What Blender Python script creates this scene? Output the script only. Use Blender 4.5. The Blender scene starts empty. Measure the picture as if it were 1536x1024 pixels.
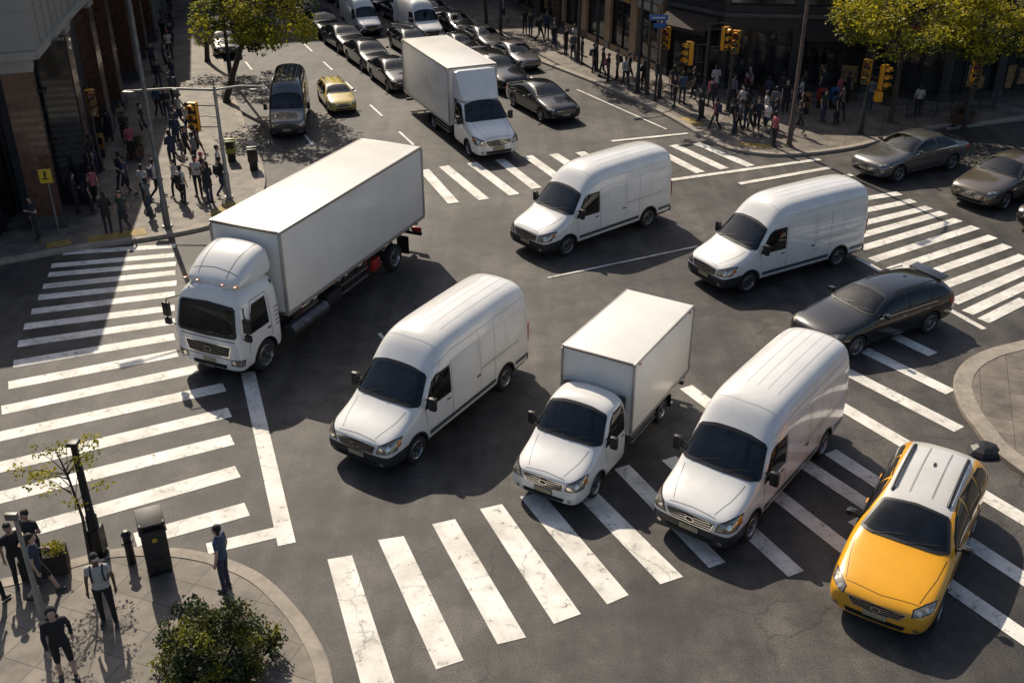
import bpy, bmesh, math, random
from mathutils import Vector, Matrix
from mathutils.bvhtree import BVHTree
from mathutils.geometry import tessellate_polygon
R=random.Random(11)
sc=bpy.context.scene
V=Vector

# ------------------------------------------------------------------ materials
def M(name,col,rough=.5,metal=0,coat=0,var=.12,scale=2.5,bump=0,bscale=40,spec=.5,dark=None,trans=0,rvar=0):
    m=bpy.data.materials.new(name); m.use_nodes=True; nt=m.node_tree; N=nt.nodes; L=nt.links
    b=N['Principled BSDF']; b.inputs['Roughness'].default_value=rough; b.inputs['Metallic'].default_value=metal
    b.inputs['Coat Weight'].default_value=coat; b.inputs['Coat Roughness'].default_value=.04
    b.inputs['Specular IOR Level'].default_value=spec
    tc=N.new('ShaderNodeTexCoord'); no=N.new('ShaderNodeTexNoise'); no.inputs['Scale'].default_value=scale; no.inputs['Detail'].default_value=4
    no.inputs['Roughness'].default_value=.65
    L.new(tc.outputs['Object'],no.inputs['Vector'])
    cr=N.new('ShaderNodeValToRGB'); cr.color_ramp.elements[0].position=.3; cr.color_ramp.elements[1].position=.7
    d=dark if dark else tuple(c*(1-var*2) for c in col)
    cr.color_ramp.elements[0].color=(*d,1); cr.color_ramp.elements[1].color=(*col,1)
    L.new(no.outputs['Fac'],cr.inputs['Fac']); L.new(cr.outputs['Color'],b.inputs['Base Color'])
    if rvar:
        mr=N.new('ShaderNodeMapRange'); mr.inputs['To Min'].default_value=max(.02,rough-rvar); mr.inputs['To Max'].default_value=rough+rvar
        L.new(no.outputs['Fac'],mr.inputs['Value']); L.new(mr.outputs[0],b.inputs['Roughness'])
    if bump:
        n2=N.new('ShaderNodeTexNoise'); n2.inputs['Scale'].default_value=bscale; n2.inputs['Detail'].default_value=3
        L.new(tc.outputs['Object'],n2.inputs['Vector']); bp=N.new('ShaderNodeBump'); bp.inputs['Strength'].default_value=bump; bp.inputs['Distance'].default_value=.02
        L.new(n2.outputs['Fac'],bp.inputs['Height']); L.new(bp.outputs[0],b.inputs['Normal'])
    if trans: 
        ts=N.new('ShaderNodeBsdfTranslucent'); mx=N.new('ShaderNodeMixShader'); mx.inputs[0].default_value=trans
        L.new(cr.outputs['Color'],ts.inputs['Color']); L.new(b.outputs[0],mx.inputs[1]); L.new(ts.outputs[0],mx.inputs[2])
        L.new(mx.outputs[0],N['Material Output'].inputs[0])
    return m

def paintmat(name,col,rough=.22,metal=0,coat=.9,dirt=.12):
    m=M(name,col,rough,metal,coat,var=dirt*.5,scale=1.6,rvar=.08)
    nt=m.node_tree;N=nt.nodes;L=nt.links;b=N['Principled BSDF']
    tc=N['Texture Coordinate']; sx=N.new('ShaderNodeSeparateXYZ'); L.new(tc.outputs['Object'],sx.inputs[0])
    mr=N.new('ShaderNodeMapRange'); mr.inputs['From Min'].default_value=.25; mr.inputs['From Max'].default_value=1.0; mr.inputs['To Min'].default_value=dirt*3.4; mr.inputs['To Max'].default_value=dirt*.3
    L.new(sx.outputs['Z'],mr.inputs['Value'])
    n=N.new('ShaderNodeTexNoise'); n.inputs['Scale'].default_value=7; n.inputs['Detail'].default_value=5; L.new(tc.outputs['Object'],n.inputs['Vector'])
    mu=N.new('ShaderNodeMath'); mu.operation='MULTIPLY'; L.new(mr.outputs[0],mu.inputs[0]); L.new(n.outputs['Fac'],mu.inputs[1]); 
    mx=N.new('ShaderNodeMixRGB'); mx.inputs[2].default_value=(.16,.14,.12,1); L.new(mu.outputs[0],mx.inputs[0]); L.new(N['Color Ramp'].outputs['Color'],mx.inputs[1]); L.new(mx.outputs[0],b.inputs['Base Color'])
    return m

def glassmat(name,tint,ior=1.5):
    m=bpy.data.materials.new(name); m.use_nodes=True; nt=m.node_tree;N=nt.nodes;L=nt.links; N.remove(N['Principled BSDF'])
    t=N.new('ShaderNodeBsdfTransparent'); t.inputs[0].default_value=(*tint,1)
    g=N.new('ShaderNodeBsdfGlossy'); g.inputs['Roughness'].default_value=.03; g.inputs['Color'].default_value=(.9,.92,.92,1)
    f=N.new('ShaderNodeFresnel'); f.inputs['IOR'].default_value=ior
    n=N.new('ShaderNodeTexNoise'); n.inputs['Scale'].default_value=3; tc=N.new('ShaderNodeTexCoord'); L.new(tc.outputs['Object'],n.inputs['Vector'])
    a=N.new('ShaderNodeMath'); a.operation='MULTIPLY_ADD'; a.inputs[1].default_value=.05; L.new(n.outputs['Fac'],a.inputs[0]); L.new(f.outputs[0],a.inputs[2])
    x=N.new('ShaderNodeMixShader'); L.new(a.outputs[0],x.inputs[0]); L.new(t.outputs[0],x.inputs[1]); L.new(g.outputs[0],x.inputs[2]); L.new(x.outputs[0],N['Material Output'].inputs[0])
    return m

def asphalt():
    m=bpy.data.materials.new('asphalt'); m.use_nodes=True; nt=m.node_tree;N=nt.nodes;L=nt.links;b=N['Principled BSDF']
    tc=N.new('ShaderNodeTexCoord')
    def noise(s,d=5,r=.6):
        n=N.new('ShaderNodeTexNoise'); n.inputs['Scale'].default_value=s; n.inputs['Detail'].default_value=d; n.inputs['Roughness'].default_value=r; L.new(tc.outputs['Object'],n.inputs['Vector']); return n
    def ramp(src,p0,c0,p1,c1):
        r=N.new('ShaderNodeValToRGB'); r.color_ramp.elements[0].position=p0; r.color_ramp.elements[0].color=(*c0,1); r.color_ramp.elements[1].position=p1; r.color_ramp.elements[1].color=(*c1,1); L.new(src,r.inputs['Fac']); return r
    def mul(a,c,f=1):
        x=N.new('ShaderNodeMixRGB'); x.blend_type='MULTIPLY'; x.inputs[0].default_value=f; L.new(a,x.inputs[1]); L.new(c,x.inputs[2]); return x.outputs[0]
    base=ramp(noise(.22,4).outputs['Fac'],.36,(.058,.052,.049),.64,(.138,.125,.112)).outputs[0]
    sp=ramp(noise(30,2,.8).outputs['Fac'],.38,(.38,.38,.39),.66,(1.5,1.47,1.42)).outputs[0]
    st=ramp(noise(1.1,6,.7).outputs['Fac'],.40,(.60,.60,.61),.58,(1,1,1)).outputs[0]
    c=mul(mul(base,sp),st)
    mp=N.new('ShaderNodeMapping'); mp.inputs['Rotation'].default_value=(0,0,math.radians(32)); mp.inputs['Scale'].default_value=(1.3,.09,1); L.new(tc.outputs['Object'],mp.inputs[0])
    ns=N.new('ShaderNodeTexNoise'); ns.inputs['Scale'].default_value=1; ns.inputs['Detail'].default_value=3; L.new(mp.outputs[0],ns.inputs['Vector'])
    c=mul(c,ramp(ns.outputs['Fac'],.36,(.66,.66,.67),.6,(1,1,1)).outputs[0])
    wn=noise(.9,5); ad=N.new('ShaderNodeMixRGB'); ad.blend_type='ADD'; ad.inputs[0].default_value=.9; L.new(tc.outputs['Object'],ad.inputs[1]); L.new(wn.outputs['Color'],ad.inputs[2])
    vo=N.new('ShaderNodeTexVoronoi'); vo.feature='DISTANCE_TO_EDGE'; vo.inputs['Scale'].default_value=.15; L.new(ad.outputs[0],vo.inputs['Vector'])
    ck=ramp(vo.outputs['Distance'],.0018,(.38,.38,.38),.0042,(1,1,1)).outputs[0]
    gate=ramp(noise(.13,2).outputs['Fac'],.42,(0,0,0),.50,(1,1,1)).outputs[0]
    x=N.new('ShaderNodeMixRGB'); L.new(gate,x.inputs[0]); x.inputs[1].default_value=(1,1,1,1); L.new(ck,x.inputs[2])
    c=mul(c,x.outputs[0])
    L.new(c,b.inputs['Base Color']); b.inputs['Roughness'].default_value=.64; b.inputs['Specular IOR Level'].default_value=.40
    bp=N.new('ShaderNodeBump'); bp.inputs['Strength'].default_value=.5; bp.inputs['Distance'].default_value=.012; L.new(noise(60,2,.8).outputs['Fac'],bp.inputs['Height']); L.new(bp.outputs[0],b.inputs['Normal'])
    return m

def roadpaint():
    m=bpy.data.materials.new('road_paint'); m.use_nodes=True; nt=m.node_tree;N=nt.nodes;L=nt.links;b=N['Principled BSDF']
    tc=N.new('ShaderNodeTexCoord')
    def noise(s,d,r):
        n=N.new('ShaderNodeTexNoise'); n.inputs['Scale'].default_value=s; n.inputs['Detail'].default_value=d; n.inputs['Roughness'].default_value=r; L.new(tc.outputs['Object'],n.inputs['Vector']); return n
    a=noise(3.6,9,.80); r=N.new('ShaderNodeValToRGB'); r.color_ramp.elements[0].position=.36; r.color_ramp.elements[1].position=.43; L.new(a.outputs['Fac'],r.inputs['Fac'])
    g=noise(.9,5,.65); r2=N.new('ShaderNodeValToRGB'); r2.color_ramp.elements[0].position=.3; r2.color_ramp.elements[0].color=(.46,.43,.38,1); r2.color_ramp.elements[1].position=.62; r2.color_ramp.elements[1].color=(.80,.765,.70,1); L.new(g.outputs['Fac'],r2.inputs['Fac'])
    x=N.new('ShaderNodeMixRGB'); x.inputs[1].default_value=(.15,.14,.13,1); L.new(r.outputs['Color'],x.inputs[0]); L.new(r2.outputs['Color'],x.inputs[2])
    wn=noise(2.2,4,.6); ad=N.new('ShaderNodeMixRGB'); ad.blend_type='ADD'; ad.inputs[0].default_value=.5; L.new(tc.outputs['Object'],ad.inputs[1]); L.new(wn.outputs['Color'],ad.inputs[2])
    vo=N.new('ShaderNodeTexVoronoi'); vo.feature='DISTANCE_TO_EDGE'; vo.inputs['Scale'].default_value=.32; L.new(ad.outputs[0],vo.inputs['Vector'])
    r3=N.new('ShaderNodeValToRGB'); r3.color_ramp.elements[0].position=.002; r3.color_ramp.elements[0].color=(.5,.5,.5,1); r3.color_ramp.elements[1].position=.005; L.new(vo.outputs['Distance'],r3.inputs['Fac'])
    y=N.new('ShaderNodeMixRGB'); y.blend_type='MULTIPLY'; y.inputs[0].default_value=1; L.new(x.outputs[0],y.inputs[1]); L.new(r3.outputs['Color'],y.inputs[2])
    L.new(y.outputs[0],b.inputs['Base Color']); b.inputs['Roughness'].default_value=.65
    return m

def paver():
    m=bpy.data.materials.new('paving'); m.use_nodes=True; nt=m.node_tree;N=nt.nodes;L=nt.links;b=N['Principled BSDF']
    tc=N.new('ShaderNodeTexCoord'); mp=N.new('ShaderNodeMapping'); mp.inputs['Rotation'].default_value=(0,0,math.radians(20)); L.new(tc.outputs['Object'],mp.inputs[0])
    br=N.new('ShaderNodeTexBrick'); br.inputs['Scale'].default_value=1; br.inputs['Brick Width'].default_value=.8; br.inputs['Row Height'].default_value=.8; br.offset=0
    br.inputs['Mortar Size'].default_value=.012; br.inputs['Color1'].default_value=(.225,.19,.155,1); br.inputs['Color2'].default_value=(.155,.132,.11,1); br.inputs['Mortar'].default_value=(.08,.07,.06,1)
    L.new(mp.outputs[0],br.inputs['Vector'])
    n=N.new('ShaderNodeTexNoise'); n.inputs['Scale'].default_value=1.3; n.inputs['Detail'].default_value=6; n.inputs['Roughness'].default_value=.7; L.new(tc.outputs['Object'],n.inputs['Vector'])
    r=N.new('ShaderNodeValToRGB'); r.color_ramp.elements[0].position=.35; r.color_ramp.elements[0].color=(.5,.5,.5,1); r.color_ramp.elements[1].position=.65; r.color_ramp.elements[1].color=(1.1,1.08,1.05,1); L.new(n.outputs['Fac'],r.inputs['Fac'])
    y=N.new('ShaderNodeMixRGB'); y.blend_type='MULTIPLY'; y.inputs[0].default_value=1; L.new(br.outputs['Color'],y.inputs[1]); L.new(r.outputs['Color'],y.inputs[2])
    L.new(y.outputs[0],b.inputs['Base Color']); b.inputs['Roughness'].default_value=.7
    bp=N.new('ShaderNodeBump'); bp.inputs['Strength'].default_value=.4; bp.inputs['Distance'].default_value=.01; bp.invert=True; L.new(br.outputs['Fac'],bp.inputs['Height']); L.new(bp.outputs[0],b.inputs['Normal'])
    return m

m_asph=asphalt(); m_rp=roadpaint(); m_pav=paver()
m_kerb=M('kerb_stone',(.36,.31,.255),.8,var=.2,scale=3,bump=.3)
m_white=paintmat('white_paint',(.86,.84,.80))
m_box=M('box_panel',(.83,.79,.73),.34,coat=.2,var=.05,scale=.9,rvar=.06)
m_boxtrim=M('box_trim',(.42,.40,.37),.4,metal=.5,var=.1)
m_rib=M('pressed_rib',(.60,.585,.56),.4,var=.1)
m_black=M('black_plastic',(.018,.018,.020),.45,var=.2,scale=6,spec=.4)
m_dgrey=M('dark_grey_plastic',(.032,.035,.040),.42,var=.2,scale=5)
m_well=M('wheel_well',(.008,.008,.008),.9)
m_rub=M('tyre_rubber',(.02,.02,.02),.85,var=.25,scale=9,bump=.4,bscale=50)
m_rim=M('rim_alloy',(.42,.42,.44),.32,metal=.85,var=.2,scale=8)
m_chr=M('chrome',(.75,.73,.70),.14,metal=1,var=.05)
m_glass=M('window_glass',(.012,.014,.015),.04,var=.3,scale=1.4,dark=(.004,.005,.005),spec=.6)
m_glass2=glassmat('windscreen_glass',(.74,.80,.79))
m_lens=M('headlamp_lens',(.62,.54,.42),.15,metal=.6,coat=1,var=.4,scale=14,dark=(.16,.13,.10))
m_lens2=M('lamp_reflector',(.95,.88,.74),.1,metal=.7,coat=1,var=.1)
m_amber=M('amber_lens',(.75,.25,.03),.2,coat=1,var=.2)
m_red=M('red_lens',(.45,.02,.015),.2,coat=1,var=.2)
m_teal=M('teal_stripe',(.05,.085,.095),.35,coat=.5,var=.1)
m_plate=M('licence_plate',(.50,.42,.26),.5,var=.3,scale=25)
m_seam=M('panel_gap',(.13,.125,.12),.8)
m_dash=M('dashboard',(.065,.060,.055),.7,var=.3,scale=9)
m_seat=M('seat_cloth',(.17,.16,.15),.9,var=.2,scale=12)
m_paper=M('paper',(.55,.52,.45),.8)
m_frame=M('chassis_steel',(.022,.022,.024),.6,var=.3,scale=5)
m_tank=M('fuel_tank',(.16,.16,.17),.38,metal=.7,var=.3,scale=5)
m_steel=M('galvanised_steel',(.20,.195,.185),.5,metal=.5,var=.25,scale=4)
m_dpole=M('dark_pole',(.05,.046,.042),.55,metal=.2,var=.3,scale=4)
m_ysig=M('signal_yellow',(.80,.34,.012),.45,var=.15,scale=4)
m_yel=paintmat('taxi_yellow',(.92,.42,.006))
m_pyel=paintmat('pale_yellow_paint',(.66,.50,.12))

# ------------------------------------------------------------------ mesh builder
_bc={}
class MB:
    def __init__(s): s.v=[];s.f=[];s.mi=[];s.mats=[]
    def idx(s,m):
        if m not in s.mats: s.mats.append(m)
        return s.mats.index(m)
    def add(s,vs,fs,m):
        o=len(s.v); s.v+= [tuple(p) for p in vs]; k=s.idx(m)
        for f in fs: s.f.append([o+i for i in f]); s.mi.append(k)
    def box(s,c,sz,m,rot=None,bev=0,taper=None):
        key=(round(sz[0],4),round(sz[1],4),round(sz[2],4),bev)
        if key not in _bc:
            bm=bmesh.new(); bmesh.ops.create_cube(bm,size=1)
            for v in bm.verts: v.co=V((v.co.x*sz[0],v.co.y*sz[1],v.co.z*sz[2]))
            if bev: bmesh.ops.bevel(bm,geom=bm.edges[:],offset=bev,segments=2,affect='EDGES',profile=.6)
            bm.verts.index_update(); _bc[key]=([v.co.copy() for v in bm.verts],[[v.index for v in f.verts] for f in bm.faces]); bm.free()
        vs,fs=_bc[key]; c=V(c)
        out=[]
        for p in vs:
            p=p.copy()
            if taper and p.z>0: p.x*=taper; p.y*=taper
            out.append(c+(rot@p if rot else p))
        s.add(out,fs,m)
    def tube(s,pts,rad,m,n=10,caps=True):
        pts=[V(p) for p in pts]
        if not isinstance(rad,(list,tuple)): rad=[rad]*len(pts)
        vs=[];fs=[];prev=None
        for i,p in enumerate(pts):
            t=(pts[min(i+1,len(pts)-1)]-pts[max(i-1,0)]).normalized()
            if prev is None:
                a=V((0,0,1)) if abs(t.z)<.9 else V((1,0,0)); x=t.cross(a).normalized()
            else: x=(prev-t*prev.dot(t)).normalized()
            prev=x; y=t.cross(x)
            for k in range(n):
                a=2*math.pi*k/n; vs.append(p+(x*math.cos(a)+y*math.sin(a))*rad[i])
        for i in range(len(pts)-1):
            for k in range(n):
                fs.append([i*n+k,i*n+(k+1)%n,(i+1)*n+(k+1)%n,(i+1)*n+k])
        if caps: fs.append(list(range(n))[::-1]); fs.append([(len(pts)-1)*n+k for k in range(n)])
        s.add(vs,fs,m)
    def lathe(s,prof,m,n=28,c=(0,0,0),ax='Y'):
        vs=[];fs=[]
        for r,h in prof:
            for k in range(n):
                a=2*math.pi*k/n
                p=(r*math.cos(a),h,r*math.sin(a)) if ax=='Y' else (r*math.cos(a),r*math.sin(a),h)
                vs.append((p[0]+c[0],p[1]+c[1],p[2]+c[2]))
        for i in range(len(prof)-1):
            for k in range(n): fs.append([i*n+k,i*n+(k+1)%n,(i+1)*n+(k+1)%n,(i+1)*n+k])
        s.add(vs,fs,m)
    def ob(s,o,u,n,u0,u1,z0,z1,d0,d1,m):
        """box in a facade frame: o origin, u along, n outward"""
        vs=[]
        for d in (d0,d1):
            for (a,z) in ((u0,z0),(u1,z0),(u1,z1),(u0,z1)): vs.append(V((o[0]+u[0]*a+n[0]*d,o[1]+u[1]*a+n[1]*d,z)))
        s.add(vs,[[0,1,2,3],[7,6,5,4],[0,4,5,1],[1,5,6,2],[2,6,7,3],[3,7,4,0]],m)
    def mesh(s,name,ang=32,fix=True):
        me=bpy.data.meshes.new(name); me.from_pydata(s.v,[],s.f)
        for m in s.mats: me.materials.append(m)
        me.polygons.foreach_set('material_index',s.mi)
        if fix:
            bm=bmesh.new(); bm.from_mesh(me); bmesh.ops.recalc_face_normals(bm,faces=bm.faces[:]); bm.to_mesh(me); bm.free()
        if ang:
            me.polygons.foreach_set('use_smooth',[True]*len(me.polygons)); me.set_sharp_from_angle(angle=math.radians(ang))
        me.update(); return me
    def obj(s,name,parent=None,ang=32,fix=True):
        return link(name,s.mesh(name,ang,fix),parent)

def link(name,me,parent=None,loc=None,rotz=0):
    o=bpy.data.objects.new(name,me); sc.collection.objects.link(o)
    if parent: o.parent=parent
    if loc is not None: o.location=loc
    if rotz: o.rotation_euler=(0,0,rotz)
    return o
def empty(name,loc=(0,0,0),rotz=0,s=1):
    o=bpy.data.objects.new(name,None); sc.collection.objects.link(o); o.location=loc; o.rotation_euler=(0,0,rotz); o.scale=(s,s,s); o.empty_display_size=.3; return o
def evalmesh(me,mods):
    o=bpy.data.objects.new('tmp',me); sc.collection.objects.link(o)
    mods(o); bpy.context.view_layer.update()
    dg=bpy.context.evaluated_depsgraph_get(); r=bpy.data.meshes.new_from_object(o.evaluated_get(dg)); bpy.data.objects.remove(o); return r

# ------------------------------------------------------------------ lofted bodies + projected details
def loft(rings,matf,mats,sub=2,arches=(),hw=1.0,inner=.68,az=.35):
    vs=[];fs=[];mi=[]
    for x,pts in rings:
        h=[(x+(p[2] if len(p)>2 else 0),p[0],p[1]) for p in pts]
        vs+=h+[(h[k][0],-h[k][1],h[k][2]) for k in range(7,0,-1)]
    n=16
    for i in range(len(rings)-1):
        for k in range(n):
            j=k if k<8 else 15-k
            fs.append([i*n+k,i*n+(k+1)%n,(i+1)*n+(k+1)%n,(i+1)*n+k]); mi.append(matf(i,j))
    for base,i in ((0,0),((len(rings)-1)*n,len(rings)-1)):
        for j in range(8):
            q=[base+j,base+j+1,base+(16-j-1)%16,base+(16-j)%16]; q=list(dict.fromkeys(q)); fs.append(q); mi.append(matf(-1 if i==0 else i,j))
    me=bpy.data.meshes.new('loft'); me.from_pydata(vs,[],fs)
    for m in mats: me.materials.append(m)
    me.polygons.foreach_set('material_index',mi)
    bm=bmesh.new(); bm.from_mesh(me); bmesh.ops.recalc_face_normals(bm,faces=bm.faces[:]); bm.to_mesh(me); bm.free()
    def f(o):
        a=o.modifiers.new('s','SUBSURF'); a.levels=sub; a.render_levels=sub
    me=evalmesh(me,f)
    surf=me.copy()
    if arches:
        c=MB()
        for ax,r in arches:
            for sg in (1,-1):
                c.lathe([(.001,sg*inner),(r,sg*inner),(r,sg*(hw+.3)),(.001,sg*(hw+.3))],m_well,n=30,c=(ax,0,az))
        cm=c.mesh('cut',0)
        cb=bpy.data.objects.new('cutter',cm); sc.collection.objects.link(cb)
        bm=bmesh.new(); bm.from_mesh(cm); bmesh.ops.remove_doubles(bm,verts=bm.verts[:],dist=.003); bmesh.ops.recalc_face_normals(bm,faces=bm.faces[:]); bm.to_mesh(cm); bm.free()
        def g(o):
            b=o.modifiers.new('b','BOOLEAN'); b.operation='DIFFERENCE'; b.object=cb; b.solver='EXACT'
        me2=evalmesh(me,g); bpy.data.objects.remove(cb)
        if len(me2.polygons)>200: me=me2
        while len(me.materials)>len(mats): me.materials.pop()
        me.materials.append(m_well); wi=len(me.materials)-1
        for p in me.polygons:
            c0=p.center
            for ax,r in arches:
                if math.hypot(c0.x-ax,c0.z-az)<r*1.002: p.material_index=wi
            if p.material_index>wi: p.material_index=0
    me.polygons.foreach_set('use_smooth',[True]*len(me.polygons)); me.set_sharp_from_angle(angle=math.radians(38))
    bm=bmesh.new(); bm.from_mesh(surf); bv=BVHTree.FromBMesh(bm); bm.free()
    return me,bv
def inpoly(x,y,P):
    c=False; j=len(P)-1
    for i in range(len(P)):
        if (P[i][1]>y)!=(P[j][1]>y) and x<(P[j][0]-P[i][0])*(y-P[i][1])/(P[j][1]-P[i][1])+P[i][0]: c=not c
        j=i
    return c
def cutwin(me,bot,top,d):
    """open the body shell behind a real glass pane"""
    d=V(d).normalized(); a=V((0,1,0)); e=d.cross(a).normalized(); P=[(V(p).dot(a),V(p).dot(e)) for p in list(bot)+list(top)[::-1]]
    bm=bmesh.new(); bm.from_mesh(me)
    kill=[]
    for f in bm.faces:
        c=f.calc_center_median()
        if f.normal.dot(d)<-.25 and inpoly(c.dot(a),c.dot(e),P): kill.append(f)
    bmesh.ops.delete(bm,geom=kill,context='FACES'); bm.to_mesh(me); bm.free()
def hit(bv,p,d):
    d=V(d).normalized(); l,n,i,ds=bv.ray_cast(V(p)-d*4,d)
    if l is None: 
        l,n,i,ds=bv.find_nearest(V(p))
    if n.dot(d)>0: n=-n
    return l,n
def resamp(pts,n):
    pts=[V(p) for p in pts]; ls=[0]
    for a,b in zip(pts,pts[1:]): ls.append(ls[-1]+(b-a).length)
    out=[];
    for i in range(n+1):
        t=ls[-1]*i/n; k=0
        while k<len(pts)-2 and ls[k+1]<t: k+=1
        s=ls[k+1]-ls[k]; out.append(pts[k].lerp(pts[k+1],(t-ls[k])/s if s else 0))
    return out
def patch(mb,bv,bot,top,d,m,off=.007,nu=14,nv=6,both=False):
    for sg in ((1,-1) if both else (1,)):
        B=resamp([(p[0],p[1]*sg,p[2]) for p in bot],nu); T=resamp([(p[0],p[1]*sg,p[2]) for p in top],nu); dd=V((d[0],d[1]*sg,d[2]))
        vs=[]
        for j in range(nv+1):
            for i in range(nu+1):
                l,n=hit(bv,B[i].lerp(T[i],j/nv),dd); vs.append(l+n*off)
        w=nu+1; fs=[]
        for j in range(nv):
            for i in range(nu): 
                q=[j*w+i,j*w+i+1,(j+1)*w+i+1,(j+1)*w+i]
                nn=(vs[q[1]]-vs[q[0]]).cross(vs[q[2]]-vs[q[0]])
                if nn.dot(dd)>0: q=q[::-1]
                fs.append(q)
        mb.add(vs,fs,m)
def strip(mb,bv,pts,d,w,m,off=.005,both=False,closed=False,n=None):
    for sg in ((1,-1) if both else (1,)):
        P=[V((p[0],p[1]*sg,p[2])) for p in pts]; dd=V((d[0],d[1]*sg,d[2]))
        if closed: P=P+[P[0]]
        tot=sum((b-a).length for a,b in zip(P,P[1:])); P=resamp(P,n or max(2,int(tot/.09)))
        H=[hit(bv,p,dd) for p in P]; vs=[];fs=[]
        for i,(l,nr) in enumerate(H):
            t=(H[min(i+1,len(H)-1)][0]-H[max(i-1,0)][0]).normalized(); s=nr.cross(t).normalized()*w/2
            vs+=[l+nr*off-s,l+nr*off+s]
        for i in range(len(H)-1):
            q=[2*i,2*i+1,2*i+3,2*i+2]; nn=(vs[q[1]]-vs[q[0]]).cross(vs[q[2]]-vs[q[0]])
            if nn.dot(dd)>0: q=q[::-1]
            fs.append(q)
        mb.add(vs,fs,m)
def windscreen(mb,me,bv,bot,top,d,w=.085):
    cutwin(me,bot,top,d)
    patch(mb,bv,bot,top,d,m_glass2,.010,22,8)
    B=resamp(bot,16);T=resamp(top,14)
    for seg in (B,T,[B[0],B[0].lerp(T[0],.5),T[0]],[B[-1],B[-1].lerp(T[-1],.5),T[-1]]): strip(mb,bv,seg,d,w,m_black,.013,n=18)
def oval(c,u,v,ru,rv,n=20):
    c=V(c);u=V(u);v=V(v); return [c+u*ru*math.cos(2*math.pi*i/n)+v*rv*math.sin(2*math.pi*i/n) for i in range(n)]
def disc(mb,bv,c,u,v,ru,rv,d,m,off=.012,both=False):
    for sg in ((1,-1) if both else (1,)):
        P=[V((p.x,p.y*sg,p.z)) for p in [V(c)]+oval(c,u,v,ru,rv,16)]; dd=V((d[0],d[1]*sg,d[2])); vs=[]
        for p in P:
            l,n=hit(bv,p,dd); vs.append(l+n*off)
        fs=[]
        for i in range(16):
            q=[0,1+i,1+(i+1)%16]; nn=(vs[q[1]]-vs[q[0]]).cross(vs[q[2]]-vs[q[0]])
            fs.append(q if nn.dot(dd)<0 else q[::-1])
        mb.add(vs,fs,m)
def seat(b,x,y,z,w=.46,h=.62):
    b.box((x+.16,y,z),(.50,w,.16),m_seat,bev=.05); b.box((x-.12,y,z+h*.5),(.15,w,h),m_seat,rot=Matrix.Rotation(-.15,3,'Y'),bev=.05); b.box((x-.19,y,z+h+.08),(.10,.26,.17),m_seat,bev=.04)
def steer(b,x,y,z,r=.19):
    n=18; rot=Matrix.Rotation(-.6,3,'Y')
    b.tube([V((x,y,z))+rot@V((0,r*math.cos(2*math.pi*k/n),r*math.sin(2*math.pi*k/n))) for k in range(n+1)],.017,m_black,6,False)
    b.box((x,y,z),(.03,r*1.9,.04),m_black,rot=rot,bev=.01); b.tube([(x,y,z),(x+.25,y,z-.2)],.03,m_black,6)

def wheelmesh(name,Rr,w,ns=10,steel=False):
    b=MB(); h=w/2; q=Rr*.66
    b.lathe([(q,-h*.9),(Rr*.86,-h),(Rr*.97,-h*.85),(Rr,-h*.55),(Rr,0),(Rr,h*.55),(Rr*.97,h*.85),(Rr*.86,h),(q,h*.9)],m_rub,n=32)
    b.lathe([(q*1.03,-h*.85),(q*.93,-h*.6),(q*.93,h*.6),(q*1.03,h*.88),(q*.97,h*.95),(q*.90,h*.8)],m_rim,n=32)
    b.lathe([(.001,h*.28),(q*.95,h*.28)],m_well if not steel else m_steel,n=24)
    b.lathe([(.001,-h*.5),(q*.95,-h*.5)],m_well,n=24)
    b.lathe([(.001,h*.82),(q*.16,h*.82),(q*.24,h*.66),(q*.26,h*.3)],m_rim if not steel else m_dgrey,n=16)
    for i in range(ns):
        a=2*math.pi*i/ns
        if steel:
            b.lathe([(.001,0),(q*.13,0)],m_well,n=10,c=(math.cos(a)*q*.66,h*.30,math.sin(a)*q*.66))
        else:
            rot=Matrix.Rotation(-a,3,'Y'); b.box(rot@V((q*.58,h*.6,0)),(q*.78,h*.2,q*.13),m_rim,rot=rot,bev=.006)
    return b.mesh(name,40,fix=False)
W_van=wheelmesh('wheel_van',.36,.24,8,True); W_car=wheelmesh('wheel_car',.335,.22,10); W_big=wheelmesh('wheel_truck',.50,.30,8,True)

def spawn(name,tpl,C,hd,s=1,repl=None):
    e=empty(name,(C[0],C[1],.006),hd,s)
    for (n,me,loc,rz,sc_) in tpl:
        o=link(n,me,e,loc,rz)
        if repl:
            for i,sl in enumerate(o.material_slots):
                mm=sl.material
                if mm and mm.name in repl: nm=repl[mm.name]; sl.link='OBJECT'; sl.material=nm
    return e
def bywheels(Pf,Pr,xf,xr,hy,side=1,s=1):
    """vehicle centre and heading from the ground points under its near-side wheels"""
    a=V(Pf)-V(Pr); f=a.normalized(); l=V((-f.y,f.x))*side
    C=(V(Pf)+V(Pr))/2-f*((xf+xr)/2*s)-l*hy*s
    return (C.x,C.y),math.atan2(f.y,f.x)
def wheels(x1,x2,y,r,me):
    out=[];k=1
    for x in (x1,x2):
        for sg in (1,-1): out.append(('wheel_%d'%k,me,(x,sg*y,r),0 if sg>0 else math.pi,1)); k+=1
    return out
SD=(0,-1,0); FR=(-1,0,0)

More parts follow.
